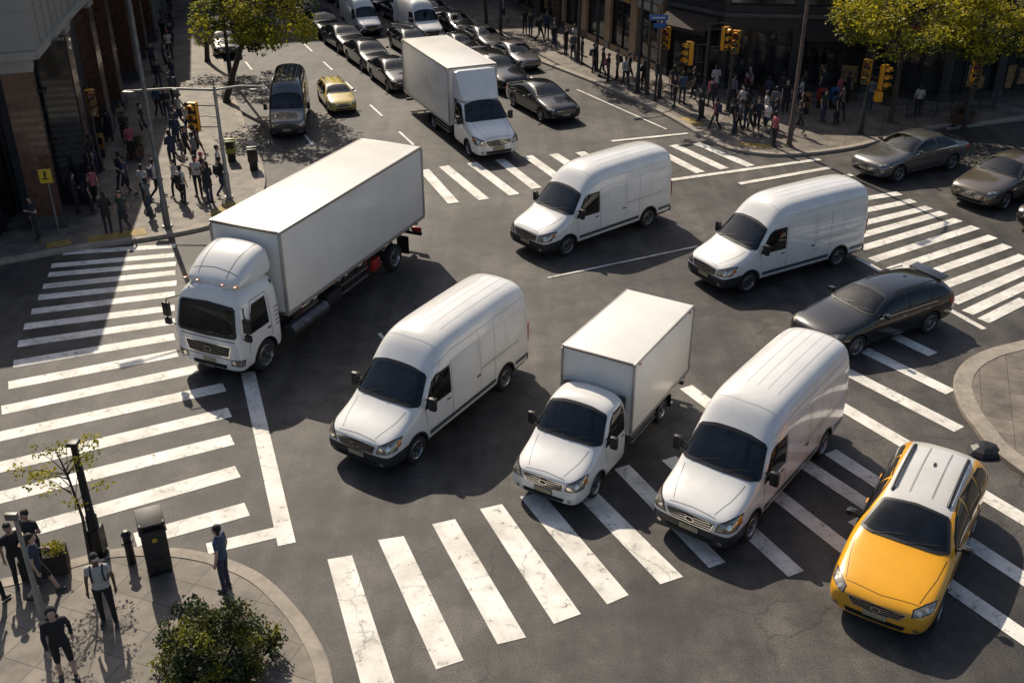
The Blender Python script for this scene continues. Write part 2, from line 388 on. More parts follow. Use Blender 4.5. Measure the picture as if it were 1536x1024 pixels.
# ---- panel van / light truck cab (shared front end)
def vanfront(mb,me,bv,bumper):
    ws=(-.72,0,-.69)
    windscreen(mb,me,bv,[(1.80,-.93,1.40),(2.0,-.78,1.45),(2.06,0,1.47),(2.0,.78,1.45),(1.80,.93,1.40)],[(1.36,-.79,1.99),(1.33,-.4,2.08),(1.32,0,2.09),(1.33,.4,2.08),(1.36,.79,1.99)],ws)
    # interior
    mb.box((1.84,0,1.27),(.60,1.72,.16),m_dash,bev=.05); mb.box((1.62,.42,1.33),(.16,.44,.12),m_dash,bev=.04); mb.box((1.60,0,1.10),(.14,1.7,.3),m_dash,bev=.04)
    mb.box((1.95,-.35,1.352),(.16,.24,.006),m_paper,rot=Matrix.Rotation(.3,3,'Z'))
    steer(mb,1.42,.44,1.36); 
    for y in (-.55,-.12,.46): seat(mb,.92,y,.92)
    mb.box((.47,0,1.25),(.03,1.84,1.75),m_dash); mb.box((1.2,0,.50),(1.5,1.84,.04),m_dash); mb.box((1.40,0,2.0),(.03,.24,.07),m_black,bev=.01)
    for y0,y1 in ((.1,.75),(-.65,.0)): strip(mb,bv,[(2.04,y0,1.44),(1.86,y1,1.60)],ws,.022,m_black,.03)
    patch(mb,bv,[(1.74,1,1.27),(.62,1,1.26)],[(1.60,1,1.50),(1.34,1,1.88),(1.16,1,2.0),(.62,1,2.02)],SD,m_black,.005,16,6,True)
    patch(mb,bv,[(1.68,1,1.31),(.68,1,1.30)],[(1.56,1,1.50),(1.31,1,1.85),(1.15,1,1.95),(.68,1,1.97)],SD,m_glass,.010,16,6,True)
    strip(mb,bv,[(1.42,1,1.30),(1.42,1,1.76)],SD,.03,m_black,.014,True)
    strip(mb,bv,[(.56,1,.45),(.56,1,2.1)],SD,.014,m_seam,.004,True)
    strip(mb,bv,[(1.72,1,1.25),(1.66,1,.95),(1.66,1,.80)],SD,.012,m_seam,.004,True)
    for sg in (1,-1): mb.box((.74,sg*1.012,1.12),(.17,.03,.04),m_black,bev=.01)
    patch(mb,bv,[(3.2,-.50,.68),(3.2,0,.655),(3.2,.50,.68)],[(3.1,-.58,.90),(3.1,0,.935),(3.1,.58,.90)],FR,m_chr,.008,16,4)
    patch(mb,bv,[(3.2,-.48,.70),(3.2,0,.675),(3.2,.48,.70)],[(3.1,-.55,.88),(3.1,0,.915),(3.1,.55,.88)],FR,m_black,.014,16,4)
    for z in (.74,.80,.86): strip(mb,bv,[(3.2,-.5,z+.01),(3.2,0,z),(3.2,.5,z+.01)],FR,.018,m_chr,.022)
    strip(mb,bv,oval((3.2,0,.80),(0,1,0),(0,0,1),.10,.062),FR,.02,m_chr,.034,closed=True,n=24)
    disc(mb,bv,(3.2,0,.80),(0,1,0),(0,0,1),.09,.05,FR,m_dgrey,.03)
    hd=(-.86,-.5,-.1)
    patch(mb,bv,[(3.14,.56,.70),(2.85,.97,.76)],[(3.05,.60,.93),(2.86,.86,1.02),(2.62,.99,1.04)],hd,m_dgrey,.006,12,5,True)
    patch(mb,bv,[(3.14,.585,.725),(2.87,.95,.785)],[(3.05,.62,.915),(2.86,.87,.995),(2.68,.97,1.01)],hd,m_lens,.012,12,5,True)
    disc(mb,bv,(3.10,.68,.82),(.3,-.9,0),(0,0,1),.065,.065,hd,m_lens2,.02,True)
    disc(mb,bv,(2.99,.83,.87),(.5,-.8,0),(0,0,1),.055,.055,hd,m_lens2,.02,True)
    patch(mb,bv,[(2.80,.97,.84),(2.70,.99,.86)],[(2.80,.93,.97),(2.70,.97,.98)],hd,m_amber,.018,4,3,True)
    patch(mb,bv,[(3.2,-.55,.36),(3.2,.55,.36)],[(3.2,-.6,.47),(3.2,.6,.47)],FR,m_well,.008,12,3)
    for k in range(2): strip(mb,bv,[(3.2,-.55,.395+k*.04),(3.2,.55,.395+k*.04)],FR,.012,m_dgrey,.018)
    disc(mb,bv,(3.1,.74,.44),(0,1,0),(0,0,1),.055,.05,FR,m_lens,.016,True)
    mb.box((3.215,0,.56),(.02,.46,.13),m_plate,bev=.006); mb.box((3.206,0,.56),(.02,.50,.16),m_black,bev=.006)
    strip(mb,bv,[(3.05,.50,1.0),(2.6,.66,1.2),(2.15,.74,1.33)],(0,0,-1),.012,m_seam,.003,True)
    strip(mb,bv,[(3.10,-.56,.96),(3.08,0,1.0),(3.10,.56,.96)],(-.3,0,-1),.014,m_seam,.003)
    for sg in (1,-1):
        mb.tube([(1.62,sg*.97,1.36),(1.66,sg*1.12,1.42)],.028,m_black,8)
        mb.tube([(1.62,sg*.97,1.52),(1.66,sg*1.12,1.52)],.022,m_black,8)
        mb.box((1.67,sg*1.20,1.49),(.13,.20,.36),m_black,bev=.045)
        mb.box((1.607,sg*1.20,1.50),(.012,.16,.30),m_chr,bev=.004)

FRONT=[(3.20,[(0,.34),(.70,.34),(.79,.44),(.81,.66),(.77,.80),(.68,.88),(.55,.92),(.3,.945),(0,.955)]),
 (3.13,[(0,.27),(.84,.27),(.94,.39),(.955,.69),(.91,.85),(.80,.945),(.62,.99),(.32,1.02),(0,1.03)]),
 (2.88,[(0,.24),(.90,.24),(1.0,.37),(1.01,.71),(.985,.93),(.89,1.04),(.69,1.10),(.35,1.13),(0,1.14)]),
 (2.46,[(0,.24),(.92,.24),(1.01,.38),(1.02,.72),(1.0,1.03),(.93,1.17),(.73,1.23),(.36,1.265),(0,1.275)]),
 (2.14,[(0,.24),(.92,.24),(1.01,.38),(1.02,.70),(1.01,1.10),(.955,1.27),(.80,1.36),(.4,1.405),(0,1.42)]),
 (1.74,[(0,.24),(.92,.24),(1.01,.38),(1.02,.70),(1.015,1.17),(.97,1.54),(.86,1.71),(.43,1.78),(0,1.80)]),
 (1.34,[(0,.24),(.92,.24),(1.01,.38),(1.02,.70),(1.015,1.2),(.975,1.75),(.86,2.08),(.44,2.17),(0,2.19)])]
def makevan():
    low=[(0,.24),(.92,.24),(1.01,.38),(1.02,.70)]
    r2=[(1.02,low+[(1.015,1.2),(.985,1.85),(.87,2.33),(.46,2.45),(0,2.475)]),
     (.62,low+[(1.015,1.2),(.99,1.9),(.88,2.49),(.47,2.63),(0,2.66)]),
     (0.,low+[(1.015,1.2),(.99,1.9),(.885,2.53),(.47,2.67),(0,2.70)]),
     (-1.5,low+[(1.015,1.2),(.99,1.9),(.885,2.54),(.47,2.68),(0,2.71)]),
     (-2.85,low+[(1.015,1.2),(.99,1.9),(.88,2.53),(.47,2.66),(0,2.69)]),
     (-3.14,[(0,.27),(.90,.27),(1.0,.40),(1.01,.70),(1.005,1.2),(.975,1.9),(.86,2.46),(.45,2.59),(0,2.62)]),
     (-3.20,[(0,.34),(.84,.34),(.93,.46),(.95,.72),(.945,1.2),(.92,1.9),(.80,2.36),(.42,2.47),(0,2.49)])]
    r=FRONT+[(x,[(p[0],p[1] if p[1]<1.5 else 1.5+(p[1]-1.5)*1.13) for p in pts]) for x,pts in r2]
    def mf(i,j):
        if j<=1: return 1
        if j==2 and i<=3: return 1
        return 0
    me,bv=loft(r,mf,[m_white,m_dgrey],3,[(2.12,.43),(-1.95,.43)],hw=1.0,inner=.70,az=.36)
    b=MB(); vanfront(b,me,bv,True)
    for ax in (2.12,-1.95):
        pts=[(ax+.455*math.cos(a),1,.36+.455*math.sin(a)) for a in [math.pi*k/14 for k in range(15)]]
        strip(b,bv,pts,SD,.05,m_dgrey,.010,True,n=24)
    strip(b,bv,[(1.58,1,.56),(-1.42,1,.56)],SD,.10,m_teal,.012,True)
    strip(b,bv,[(1.58,1,.62),(-1.42,1,.62)],SD,.016,m_chr,.016,True)
    strip(b,bv,[(-2.45,1,.60),(-3.10,1,.60)],SD,.10,m_teal,.012,True)
    for x in (-.72,-1.42): strip(b,bv,[(x,1,.66),(x,1,2.30)],SD,.010,m_seam,.004,True)
    strip(b,bv,[(.5,1,1.18),(-3.05,1,1.18)],SD,.014,m_rib,.006,True)
    strip(b,bv,[(-.75,1,1.26),(-2.6,1,1.26)],SD,.03,m_boxtrim,.006,True)
    for x0,x1 in ((.42,-.62),(-.82,-1.95),(-2.05,-3.0)):
        strip(b,bv,[(x0,1,1.36),(x1,1,1.36),(x1,1,2.12),(x0,1,2.12)],SD,.012,m_rib,.003,True,closed=True)
    b.box((-.62,1.02,1.10),(.16,.03,.04),m_black,bev=.01); b.box((-2.2,-1.02,.95),(.16,.02,.16),m_seam,bev=.005)
    for y in (.0,.26,.52): strip(b,bv,[(.35,y,2.9),(-3.0,y,2.9)],(0,0,-1),.016,m_rib,.003,y>0)
    strip(b,bv,[(1.2,.97,2.16),(.5,.97,2.36),(-3.05,.97,2.38)],(0,-1,-.0),.014,m_rib,.005,True)
    strip(b,bv,[(.85,-.8,2.65),(.9,0,2.7),(.85,.8,2.65)],(0,0,-1),.014,m_rib,.004)
    BK=(1,0,0)
    strip(b,bv,[(-3.2,0,.5),(-3.2,0,2.45)],BK,.02,m_seam,.004)
    for sg in (1,-1):
        b.box((-3.16,sg*.93,1.25),(.10,.10,.55),m_red,bev=.02)
        patch(b,bv,[(-3.2,sg*.12,1.5),(-3.2,sg*.78,1.5)],[(-3.2,sg*.12,2.1),(-3.2,sg*.72,2.1)],BK,m_glass,.008,6,4)
    b.box((-3.22,0,.42),(.16,1.86,.20),m_dgrey,bev=.05)
    return [('body',me,(0,0,0),0,1),('trim',b.mesh('van_trim',50,fix=False),(0,0,0),0,1)]+wheels(2.12,-1.95,.90,.36,W_van)
T_van=makevan()

def makelight(bl,bw,bh,wb,defl=False):
    low=[(0,.24),(.92,.24),(1.01,.38),(1.02,.70)]
    r=FRONT+[(1.02,low+[(1.015,1.2),(.98,1.80),(.86,2.14),(.45,2.24),(0,2.26)]),
      (.55,low+[(1.015,1.2),(.98,1.80),(.86,2.15),(.45,2.25),(0,2.27)]),
      (.42,[(0,.26),(.88,.26),(.97,.40),(.98,.70),(.975,1.2),(.94,1.78),(.82,2.08),(.43,2.17),(0,2.19)])]
    def mf(i,j): return 1 if j==0 else 0
    me,bv=loft(r,mf,[m_white,m_dgrey],3,[(2.12,.42)],hw=1.0,inner=.7,az=.36)
    b=MB(); vanfront(b,me,bv,False)
    pts=[(2.12+.44*math.cos(a),1,.36+.44*math.sin(a)) for a in [math.pi*k/14 for k in range(15)]]
    strip(b,bv,pts,SD,.035,m_dgrey,.008,True,n=24)
    if defl:
        P=[]
        for x,z,w in ((1.30,2.18,.80),(1.15,2.42,.86),(.85,2.9,.92),(.62,3.28,.93),(.48,3.30,.93)): P.append([(x,-w,2.14),(x,-w*.97,z-.05),(x,-w*.8,z),(x,w*.8,z),(x,w*.97,z-.05),(x,w,2.14)])
        vs=[p for q in P for p in q]; fs=[[i*6+k,i*6+k+1,(i+1)*6+k+1,(i+1)*6+k] for i in range(4) for k in range(5)]+[[24,25,26,27,28,29],[0,1,2,3,4,5]]
        b.add(vs,fs,m_white)
    trim=b.mesh('truck_trim',50,fix=False)
    c=MB(); z0=.86; x1=.30; x0=x1-bl; hz=z0+bh/2
    c.box(((x0+x1)/2,0,hz),(bl,bw,bh),m_box,bev=.02)
    for sg in (1,-1):
        for z in (z0+.04,z0+bh-.03): c.box(((x0+x1)/2,sg*(bw/2),z),(bl+.03,.05,.09 if z<2 else .07),m_boxtrim,bev=.012)
        for x in (x0,x1): c.box((x,sg*(bw/2),hz),(.07,.07,bh-.14),m_boxtrim,bev=.012)
        for x in (x0,x1): c.box((x,0,z0+bh-.03),(.05,bw-.09,.06),m_boxtrim,bev=.012)
        for k in (0,1): c.box((x0+.3+k*(bl-.6),sg*(bw/2+.03),z0+bh-.12),(.10,.02,.05),m_amber,bev=.005)
    c.box((x0-.02,0,hz),(.02,.03,bh-.2),m_seam)
    for y in (-.3,.3): c.tube([(x0-.04,y,z0+.1),(x0-.04,y,z0+bh-.15)],.018,m_steel,8)
    for sg in (1,-1): c.box(((x0+.06),sg*(bw/2-.2),z0-.14),(.06,.3,.14),m_red,bev=.01)
    f=MB()
    for sg in (1,-1): f.box(((x0+.4)/2,sg*.38,.66),(.4-x0,.09,.20),m_frame,bev=.01)
    for k in range(int(bl/.6)): f.box((x0+.3+k*.6,0,.80),(.07,bw-.12,.10),m_frame)
    f.box((x0+.05,0,.48),(.10,bw-.15,.12),m_frame,bev=.02)
    f.box((-.3,.72,.56),(.9,.38,.36),m_tank,bev=.06); f.box((-.4,-.72,.56),(.7,.36,.32),m_frame,bev=.04)
    rx=2.12-wb
    for sg in (1,-1):
        f.box((rx-.52,sg*(bw/2-.22),.42),(.02,.36,.42),m_black)
        f.tube([(.1,sg*(bw/2-.06),.50),(rx+.6,sg*(bw/2-.06),.50)],.03,m_steel,8); f.tube([(.1,sg*(bw/2-.06),.66),(rx+.6,sg*(bw/2-.06),.66)],.03,m_steel,8)
        for x in (-.1,rx+.75): f.box((x,sg*(bw/2-.08),.68),(.05,.04,.36),m_frame)
    f.tube([(rx,-.85,.36),(rx,.85,.36)],.09,m_frame,10)
    return [('cab',me,(0,0,0),0,1),('cab_trim',trim,(0,0,0),0,1),('cargo_box',c.mesh('cargo_box',40,fix=False),(0,0,0),0,1),('chassis',f.mesh('chassis',40,fix=False),(0,0,0),0,1)]+wheels(2.12,rx,.86,.36,W_van)
T_small=makelight(4.0,2.10,2.20,4.2)
T_med=makelight(6.2,2.25,2.52,4.3,True)

def makeheavy():
    lo=[(0,.42),(1.14,.42),(1.23,.56),(1.25,1.0)]
    r=[(2.14,[(0,.44),(1.02,.44),(1.10,.54),(1.13,1.0,.0),(1.12,1.50,-.01),(1.06,2.08,-.13),(.98,2.58,-.27),(.5,2.72,-.33),(0,2.75,-.34)]),
       (2.04,[(0,.38),(1.12,.38),(1.21,.52),(1.235,1.0),(1.23,1.50,-.01),(1.17,2.08,-.12),(1.07,2.66,-.25),(.55,2.86,-.31),(0,2.90,-.33)]),
       (1.72,lo+[(1.25,1.50,-.01),(1.20,2.08,-.08),(1.12,2.74,-.18),(.56,2.93,-.22),(0,2.96,-.24)]),
       (1.1,lo+[(1.25,1.5),(1.215,2.1),(1.14,2.78),(.56,2.95),(0,2.98)]),
       (.2,lo+[(1.25,1.5),(1.215,2.1),(1.14,2.78),(.56,2.95),(0,2.98)]),
       (0,[(0,.5),(1.08,.5),(1.18,.6),(1.2,1.0),(1.2,1.5),(1.16,2.1),(1.06,2.7),(.52,2.84),(0,2.87)])]
    def mf(i,j): return 1 if j==0 else 0
    me,bv=loft(r,mf,[m_white,m_dgrey],4,[(.98,.60)],hw=1.25,inner=.85,az=.50)
    b=MB()
    windscreen(b,me,bv,[(2.1,-1.01,1.56),(2.1,0,1.53),(2.1,1.01,1.56)],[(1.9,-.93,2.40),(1.9,0,2.46),(1.9,.93,2.40)],FR,.11)
    b.box((1.78,0,1.36),(.44,2.1,.22),m_dash,bev=.05); b.box((1.9,.3,1.475),(.2,.3,.008),m_paper,rot=Matrix.Rotation(.4,3,'Z')); steer(b,1.45,.6,1.55,.23)
    for y in (-.62,.62): seat(b,.85,y,1.15,.5,.75)
    b.box((.25,0,1.7),(.04,2.2,2.0),m_dash); b.box((1.0,0,.80),(1.7,2.2,.04),m_dash)
    for y0,y1 in ((.1,.8),(-.7,.0)): strip(b,bv,[(2.1,y0,1.53),(2.1,y1,1.78)],FR,.025,m_black,.035)
    strip(b,bv,[(2.1,-1.0,1.40),(2.1,1.0,1.40)],FR,.03,m_seam,.006)
    patch(b,bv,[(2.1,-.74,.86),(2.1,.74,.86)],[(2.1,-.84,1.24),(2.1,.84,1.24)],FR,m_chr,.008,14,5)
    patch(b,bv,[(2.1,-.70,.89),(2.1,.70,.89)],[(2.1,-.80,1.21),(2.1,.80,1.21)],FR,m_black,.016,14,5)
    for z in (.96,1.05,1.14): strip(b,bv,[(2.1,-.74,z),(2.1,.74,z)],FR,.028,m_steel,.026)
    strip(b,bv,oval((2.1,0,1.05),(0,1,0),(0,0,1),.13,.09),FR,.025,m_chr,.04,closed=True,n=24)
    disc(b,bv,(2.1,0,1.05),(0,1,0),(0,0,1),.12,.08,FR,m_dgrey,.034)
    hd=(-.85,-.5,0)
    patch(b,bv,[(2.1,.76,.60),(1.95,1.16,.62)],[(2.1,.78,.80),(1.92,1.2,.86)],hd,m_dgrey,.006,8,4,True)
    patch(b,bv,[(2.1,.79,.63),(1.95,1.13,.65)],[(2.1,.81,.78),(1.92,1.17,.83)],hd,m_lens,.012,8,4,True)
    disc(b,bv,(2.08,.90,.71),(.3,-.9,0),(0,0,1),.06,.06,hd,m_lens2,.02,True); disc(b,bv,(2.0,1.05,.73),(.5,-.8,0),(0,0,1),.05,.05,hd,m_lens2,.02,True)
    patch(b,bv,[(2.1,-.6,.47),(2.1,.6,.47)],[(2.1,-.62,.60),(2.1,.62,.60)],FR,m_well,.008,10,3)
    strip(b,bv,[(2.1,-1.15,.80),(2.1,1.15,.80)],FR,.02,m_seam,.005)
    b.box((2.155,0,.68),(.02,.46,.13),m_plate,bev=.006)
    b.box((2.16,0,.48),(.05,.34,.1),m_steel,bev=.01)
    patch(b,bv,[(1.62,1.2,1.52),(.72,1.2,1.52)],[(1.50,1.2,2.1),(1.36,1.2,2.38),(.72,1.2,2.40)],SD,m_black,.006,12,6,True)
    patch(b,bv,[(1.57,1.2,1.57),(.77,1.2,1.57)],[(1.46,1.2,2.1),(1.34,1.2,2.33),(.77,1.2,2.35)],SD,m_glass,.012,12,6,True)
    strip(b,bv,[(.62,1.2,1.08),(.62,1.2,2.5),(1.4,1.2,2.5),(1.72,1.2,1.5),(1.74,1.2,.95)],SD,.018,m_seam,.005,True)
    for k in range(5): strip(b,bv,[(.12,1.2,1.3+k*.14),(.40,1.2,1.3+k*.14)],SD,.04,m_seam,.006,True)
    for sg in (1,-1):
        b.box((.74,sg*1.25,1.36),(.16,.03,.05),m_black,bev=.01)
        b.box((1.0,sg*1.16,.30),(.5,.12,.05),m_steel,bev=.01)
        b.tube([(1.72,sg*1.15,2.40),(2.02,sg*1.38,2.38),(2.04,sg*1.46,2.2),(2.04,sg*1.46,1.6),(1.95,sg*1.2,1.5)],.022,m_black,8)
        b.box((2.02,sg*1.46,2.02),(.13,.26,.46),m_black,bev=.05); b.box((2.02,sg*1.46,1.62),(.12,.22,.22),m_black,bev=.04)
    fr=[(1.62,[(0,2.86),(.50,2.86),(.72,2.88),(.80,2.92),(.80,2.96),(.74,2.99),(.6,3.01),(.3,3.02),(0,3.03)]),
        (1.50,[(0,2.82),(.60,2.82),(.86,2.84),(.95,2.92),(.94,3.02),(.86,3.10),(.66,3.16),(.33,3.19),(0,3.2)]),
        (1.05,[(0,2.8),(.64,2.8),(.92,2.82),(1.02,2.95),(1.0,3.2),(.92,3.40),(.70,3.50),(.35,3.54),(0,3.55)]),
        (.55,[(0,2.8),(.64,2.8),(.92,2.82),(1.04,2.95),(1.02,3.3),(.94,3.58),(.72,3.68),(.36,3.72),(0,3.73)]),
        (.05,[(0,2.8),(.64,2.8),(.92,2.82),(1.04,2.95),(1.02,3.3),(.94,3.64),(.72,3.74),(.36,3.78),(0,3.79)]),
        (-.02,[(0,2.86),(.6,2.86),(.88,2.88),(.98,3.0),(.96,3.3),(.88,3.56),(.66,3.64),(.33,3.68),(0,3.69)])]
    fm,fb=loft(fr,lambda i,j:0,[m_white],3)
    strip(b,fb,[(1.5,.5,3.3),(.1,.62,3.8)],(0,0,-1),.02,m_seam,.004,True)
    strip(b,fb,[(1.35,-.8,3.3),(1.3,0,3.4),(1.35,.8,3.3)],(0,0,-1),.018,m_seam,.004)
    for y in (-.9,-.45,.45,.9): b.box((1.62,y,2.99),(.12,.10,.05),m_amber,bev=.015)
    trim=b.mesh('heavy_trim',50,fix=False)
    c=MB(); x1=-.22; bl=9.0; x0=x1-bl; z0=1.28; bh=2.80; bw=2.52; hz=z0+bh/2; xc=(x0+x1)/2
    c.box((xc,0,hz),(bl,bw,bh),m_box,bev=.025)
    for sg in (1,-1):
        c.box((xc,sg*bw/2,z0+.06),(bl+.04,.06,.13),m_boxtrim,bev=.012); c.box((xc,sg*bw/2,z0+bh-.04),(bl+.04,.06,.10),m_boxtrim,bev=.015)
        for x in (x0,x1): c.box((x,sg*bw/2,hz),(.09,.08,bh-.2),m_boxtrim,bev=.015)
        for x in (x0,x1): c.box((x,0,z0+bh-.04),(.06,bw-.1,.09),m_boxtrim,bev=.015); c.box((x,0,z0+.05),(.06,bw-.1,.1),m_boxtrim,bev=.012)
        for k in range(5): c.box((x0+.8+k*1.85,sg*(bw/2+.035),z0+.06),(.12,.02,.05),m_amber if k%2 else m_red,bev=.006)
    for y in (-.35,.35,-1.0,1.0): c.tube([(x0-.05,y,z0+.1),(x0-.05,y,z0+bh-.15)],.022,m_steel,8)
    c.box((x0-.012,0,hz),(.03,.03,bh-.25),m_seam)
    f=MB(); rx=.98-8.0
    for sg in (1,-1):
        f.box((( x0+.2)/2,sg*.44,.98),(.2-x0,.10,.28),m_frame,bev=.01)
        f.tube([(-.3,sg*1.15,.66),(-2.3,sg*1.15,.66)],.25,m_tank if sg>0 else m_frame,20)
        f.box((-2.9,sg*1.02,.72),(.9,.42,.48),m_frame,bev=.05)
        for z in (.62,.92): f.tube([(-3.4,sg*1.18,z),(rx+1.9,sg*1.18,z)],.035,m_steel,8)
        for k in range(3): f.box((-3.6-k*.85,sg*1.14,.86),(.06,.06,.62),m_frame)
        f.box((rx-.95,sg*1.0,.62),(.03,.50,.70),m_black); f.box((rx+.72,sg*1.0,.85),(.03,.50,.4),m_black)
        f.box((x0+.08,sg*.95,.80),(.08,.42,.18),m_red,bev=.02)
        f.box((rx+1.3,sg*1.05,.78),(.5,.3,.42),m_red if sg>0 else m_frame,bev=.04)
    for k in range(14): f.box((x0+.4+k*.65,0,1.19),(.08,bw-.15,.14),m_frame)
    f.box((x0+.05,0,.62),(.12,2.3,.14),m_frame,bev=.02); f.box((-.6,0,.8),(1.0,1.5,.5),m_frame,bev=.05)
    f.tube([(rx,-.9,.5),(rx,.9,.5)],.12,m_frame,10)
    f.tube([(-.1,-.3,.9),(-.12,-.9,1.2),(-.12,-.95,2.6)],.07,m_frame,10)
    return [('cab',me,(0,0,0),0,1),('fairing',fm,(0,0,0),0,1),('cab_trim',trim,(0,0,0),0,1),('cargo_box',c.mesh('hbox',40,fix=False),(0,0,0),0,1),('chassis',f.mesh('hch',40,fix=False),(0,0,0),0,1)]+wheels(.98,rx,1.07,.50,W_big)
T_heavy=makeheavy()

# ---- cars
def makecar(kind,paint,roof=None):
    L0=lambda w,z0=.19:[(0,z0),(w-.12,z0),(w-.02,z0+.13),(w,.56)]
    r=[(2.40,[(0,.30),(.50,.30),(.62,.38),(.66,.50),(.62,.60),(.52,.645),(.38,.67),(.2,.685),(0,.69)]),
       (2.29,[(0,.21),(.68,.21),(.80,.33),(.84,.52),(.80,.67),(.68,.73),(.5,.76),(.25,.78),(0,.785)]),
       (1.98,L0(.91)[:3]+[(.91,.56),(.875,.76),(.75,.825),(.56,.86),(.28,.88),(0,.885)]),
       (1.45,L0(.93)[:3]+[(.93,.58),(.905,.84),(.79,.91),(.59,.945),(.3,.965),(0,.97)]),
       (1.02,L0(.93)[:3]+[(.93,.60),(.91,.90),(.82,.975),(.66,1.015),(.33,1.04),(0,1.05)]),
       (.62,L0(.93)[:3]+[(.93,.60),(.91,.93),(.79,1.13),(.665,1.215),(.34,1.255),(0,1.265)]),
       (.12,L0(.93)[:3]+[(.93,.60),(.91,.95),(.775,1.24),(.615,1.39),(.33,1.44),(0,1.45)]),
       (-.4,L0(.93)[:3]+[(.93,.60),(.91,.96),(.775,1.26),(.615,1.425),(.33,1.475),(0,1.48)])]
    if kind=='sedan':
        r+=[(-1.0,L0(.93)[:3]+[(.93,.60),(.915,.97),(.775,1.24),(.60,1.385),(.31,1.43),(0,1.44)]),
         (-1.50,L0(.93)[:3]+[(.93,.62),(.915,.985),(.79,1.12),(.62,1.19),(.31,1.225),(0,1.235)]),
         (-1.88,L0(.93)[:3]+[(.925,.62),(.90,.985),(.79,1.045),(.6,1.075),(.3,1.09),(0,1.095)]),
         (-2.27,[(0,.25),(.76,.25),(.86,.37),(.885,.62),(.86,.92),(.74,1.01),(.58,1.04),(.3,1.055),(0,1.06)]),
         (-2.40,[(0,.36),(.62,.36),(.72,.44),(.76,.62),(.73,.80),(.64,.89),(.5,.92),(.25,.935),(0,.94)])]
    else:
        k=.05 if kind=='taxi' else 0
        r+=[(-1.1,L0(.93)[:3]+[(.93,.60),(.915,.98),(.78,1.26),(.62,1.42+k),(.33,1.475+k),(0,1.48+k)]),
         (-1.75,L0(.93)[:3]+[(.93,.62),(.91,1.0),(.775,1.24),(.61,1.36+k),(.32,1.41+k),(0,1.42+k)]),
         (-2.12,[(0,.23),(.78,.23),(.88,.35),(.905,.62),(.885,.99),(.765,1.17),(.61,1.25+k),(.31,1.30+k),(0,1.31+k)]),
         (-2.30,[(0,.26),(.74,.26),(.84,.38),(.87,.62),(.85,.93),(.75,1.02),(.6,1.06),(.3,1.08),(0,1.085)]),
         (-2.40,[(0,.36),(.62,.36),(.72,.44),(.76,.62),(.73,.78),(.64,.84),(.5,.87),(.25,.885),(0,.89)])]
    def mf(i,j):
        if roof and 5<=i<=10 and j>=6: return 2
        if j==0: return 1
        return 0
    me,bv=loft(r,mf,[paint,m_dgrey,roof or paint],3,[(1.48,.385),(-1.36,.385)],hw=.93,inner=.62,az=.335)
    b=MB()
    ws=(-.5,0,-.86)
    windscreen(b,me,bv,[(.85,-.76,1.04),(.98,-.58,1.07),(1.01,0,1.09),(.98,.58,1.07),(.85,.76,1.04)],[(.25,-.575,1.34),(.22,0,1.40),(.25,.575,1.34)],ws,.06)
    b.box((.80,0,.90),(.42,1.45,.14),m_dash,bev=.05); b.box((.62,.36,.96),(.12,.4,.08),m_dash,bev=.03); steer(b,.45,.37,.93,.17); b.box((.3,0,1.30),(.03,.2,.06),m_black,bev=.01)
    for x in (.0,-.95):
        for y in (-.37,.37): seat(b,x,y,.50,.46,.52)
    b.box((-.4,0,.30),(2.8,1.2,.04),m_dash)
    for y0,y1 in ((.05,.58),(-.55,-.0)): strip(b,bv,[(1.0,y0,1.07),(.86,y1,1.15)],ws,.018,m_black,.025)
    if kind=='sedan':
        S=[([(.72,1,1.0),(-.36,1,1.02)],[(.50,1,1.14),(.18,1,1.27),(-.08,1,1.335),(-.36,1,1.36)]),
           ([(-.44,1,1.02),(-1.42,1,1.06)],[(-.44,1,1.36),(-.9,1,1.345),(-1.15,1,1.27),(-1.42,1,1.10)])]
    else:
        S=[([(.72,1,1.0),(-.36,1,1.02)],[(.50,1,1.14),(.18,1,1.27),(-.08,1,1.335),(-.36,1,1.37)]),
           ([(-.44,1,1.02),(-1.22,1,1.05)],[(-.44,1,1.37),(-.9,1,1.37),(-1.22,1,1.355)]),
           ([(-1.30,1,1.05),(-1.96,1,1.10)],[(-1.30,1,1.35),(-1.7,1,1.30),(-1.9,1,1.20),(-1.96,1,1.12)])]
    for bo,to in S:
        patch(b,bv,[(p[0]+(.04 if p[0]>bo[-1][0] else -.04),1,p[2]-.03) for p in bo],[(p[0],1,p[2]+.03) for p in to],SD,m_black,.004,14,5,True)
        patch(b,bv,bo,to,SD,m_glass,.009,14,5,True)
    strip(b,bv,[(.72,1,.965),(-1.5,1,.985)],SD,.022,m_chr,.008,True)
    if kind=='sedan': patch(b,bv,[(-1.66,-.62,1.14),(-1.7,0,1.17),(-1.66,.62,1.14)],[(-1.05,-.56,1.36),(-1.05,0,1.42),(-1.05,.56,1.36)],(.5,0,-.86),m_glass,.008,14,5)
    else: patch(b,bv,[(-2.27,-.62,1.09),(-2.29,0,1.1),(-2.27,.62,1.09)],[(-1.98,-.56,1.30),(-2.0,0,1.36),(-1.98,.56,1.30)],(.9,0,-.4),m_glass,.008,14,5)
    for x in (.86,-.40): strip(b,bv,[(x,1,.32),(x-.0,1,.96)],SD,.011,m_seam if kind=='taxi' else m_black,.003,True)
    strip(b,bv,[(-1.06,1,.66),(-1.30,1,.80),(-1.42,1,1.0)],SD,.011,m_black,.003,True)
    strip(b,bv,[(2.12,.62,.83),(1.5,.74,.92),(1.0,.78,1.0)],(0,0,-1),.010,m_black,.003,True)
    strip(b,bv,[(2.16,-.62,.8),(2.25,0,.8),(2.16,.62,.8)],(-.2,0,-1),.010,m_black,.003)
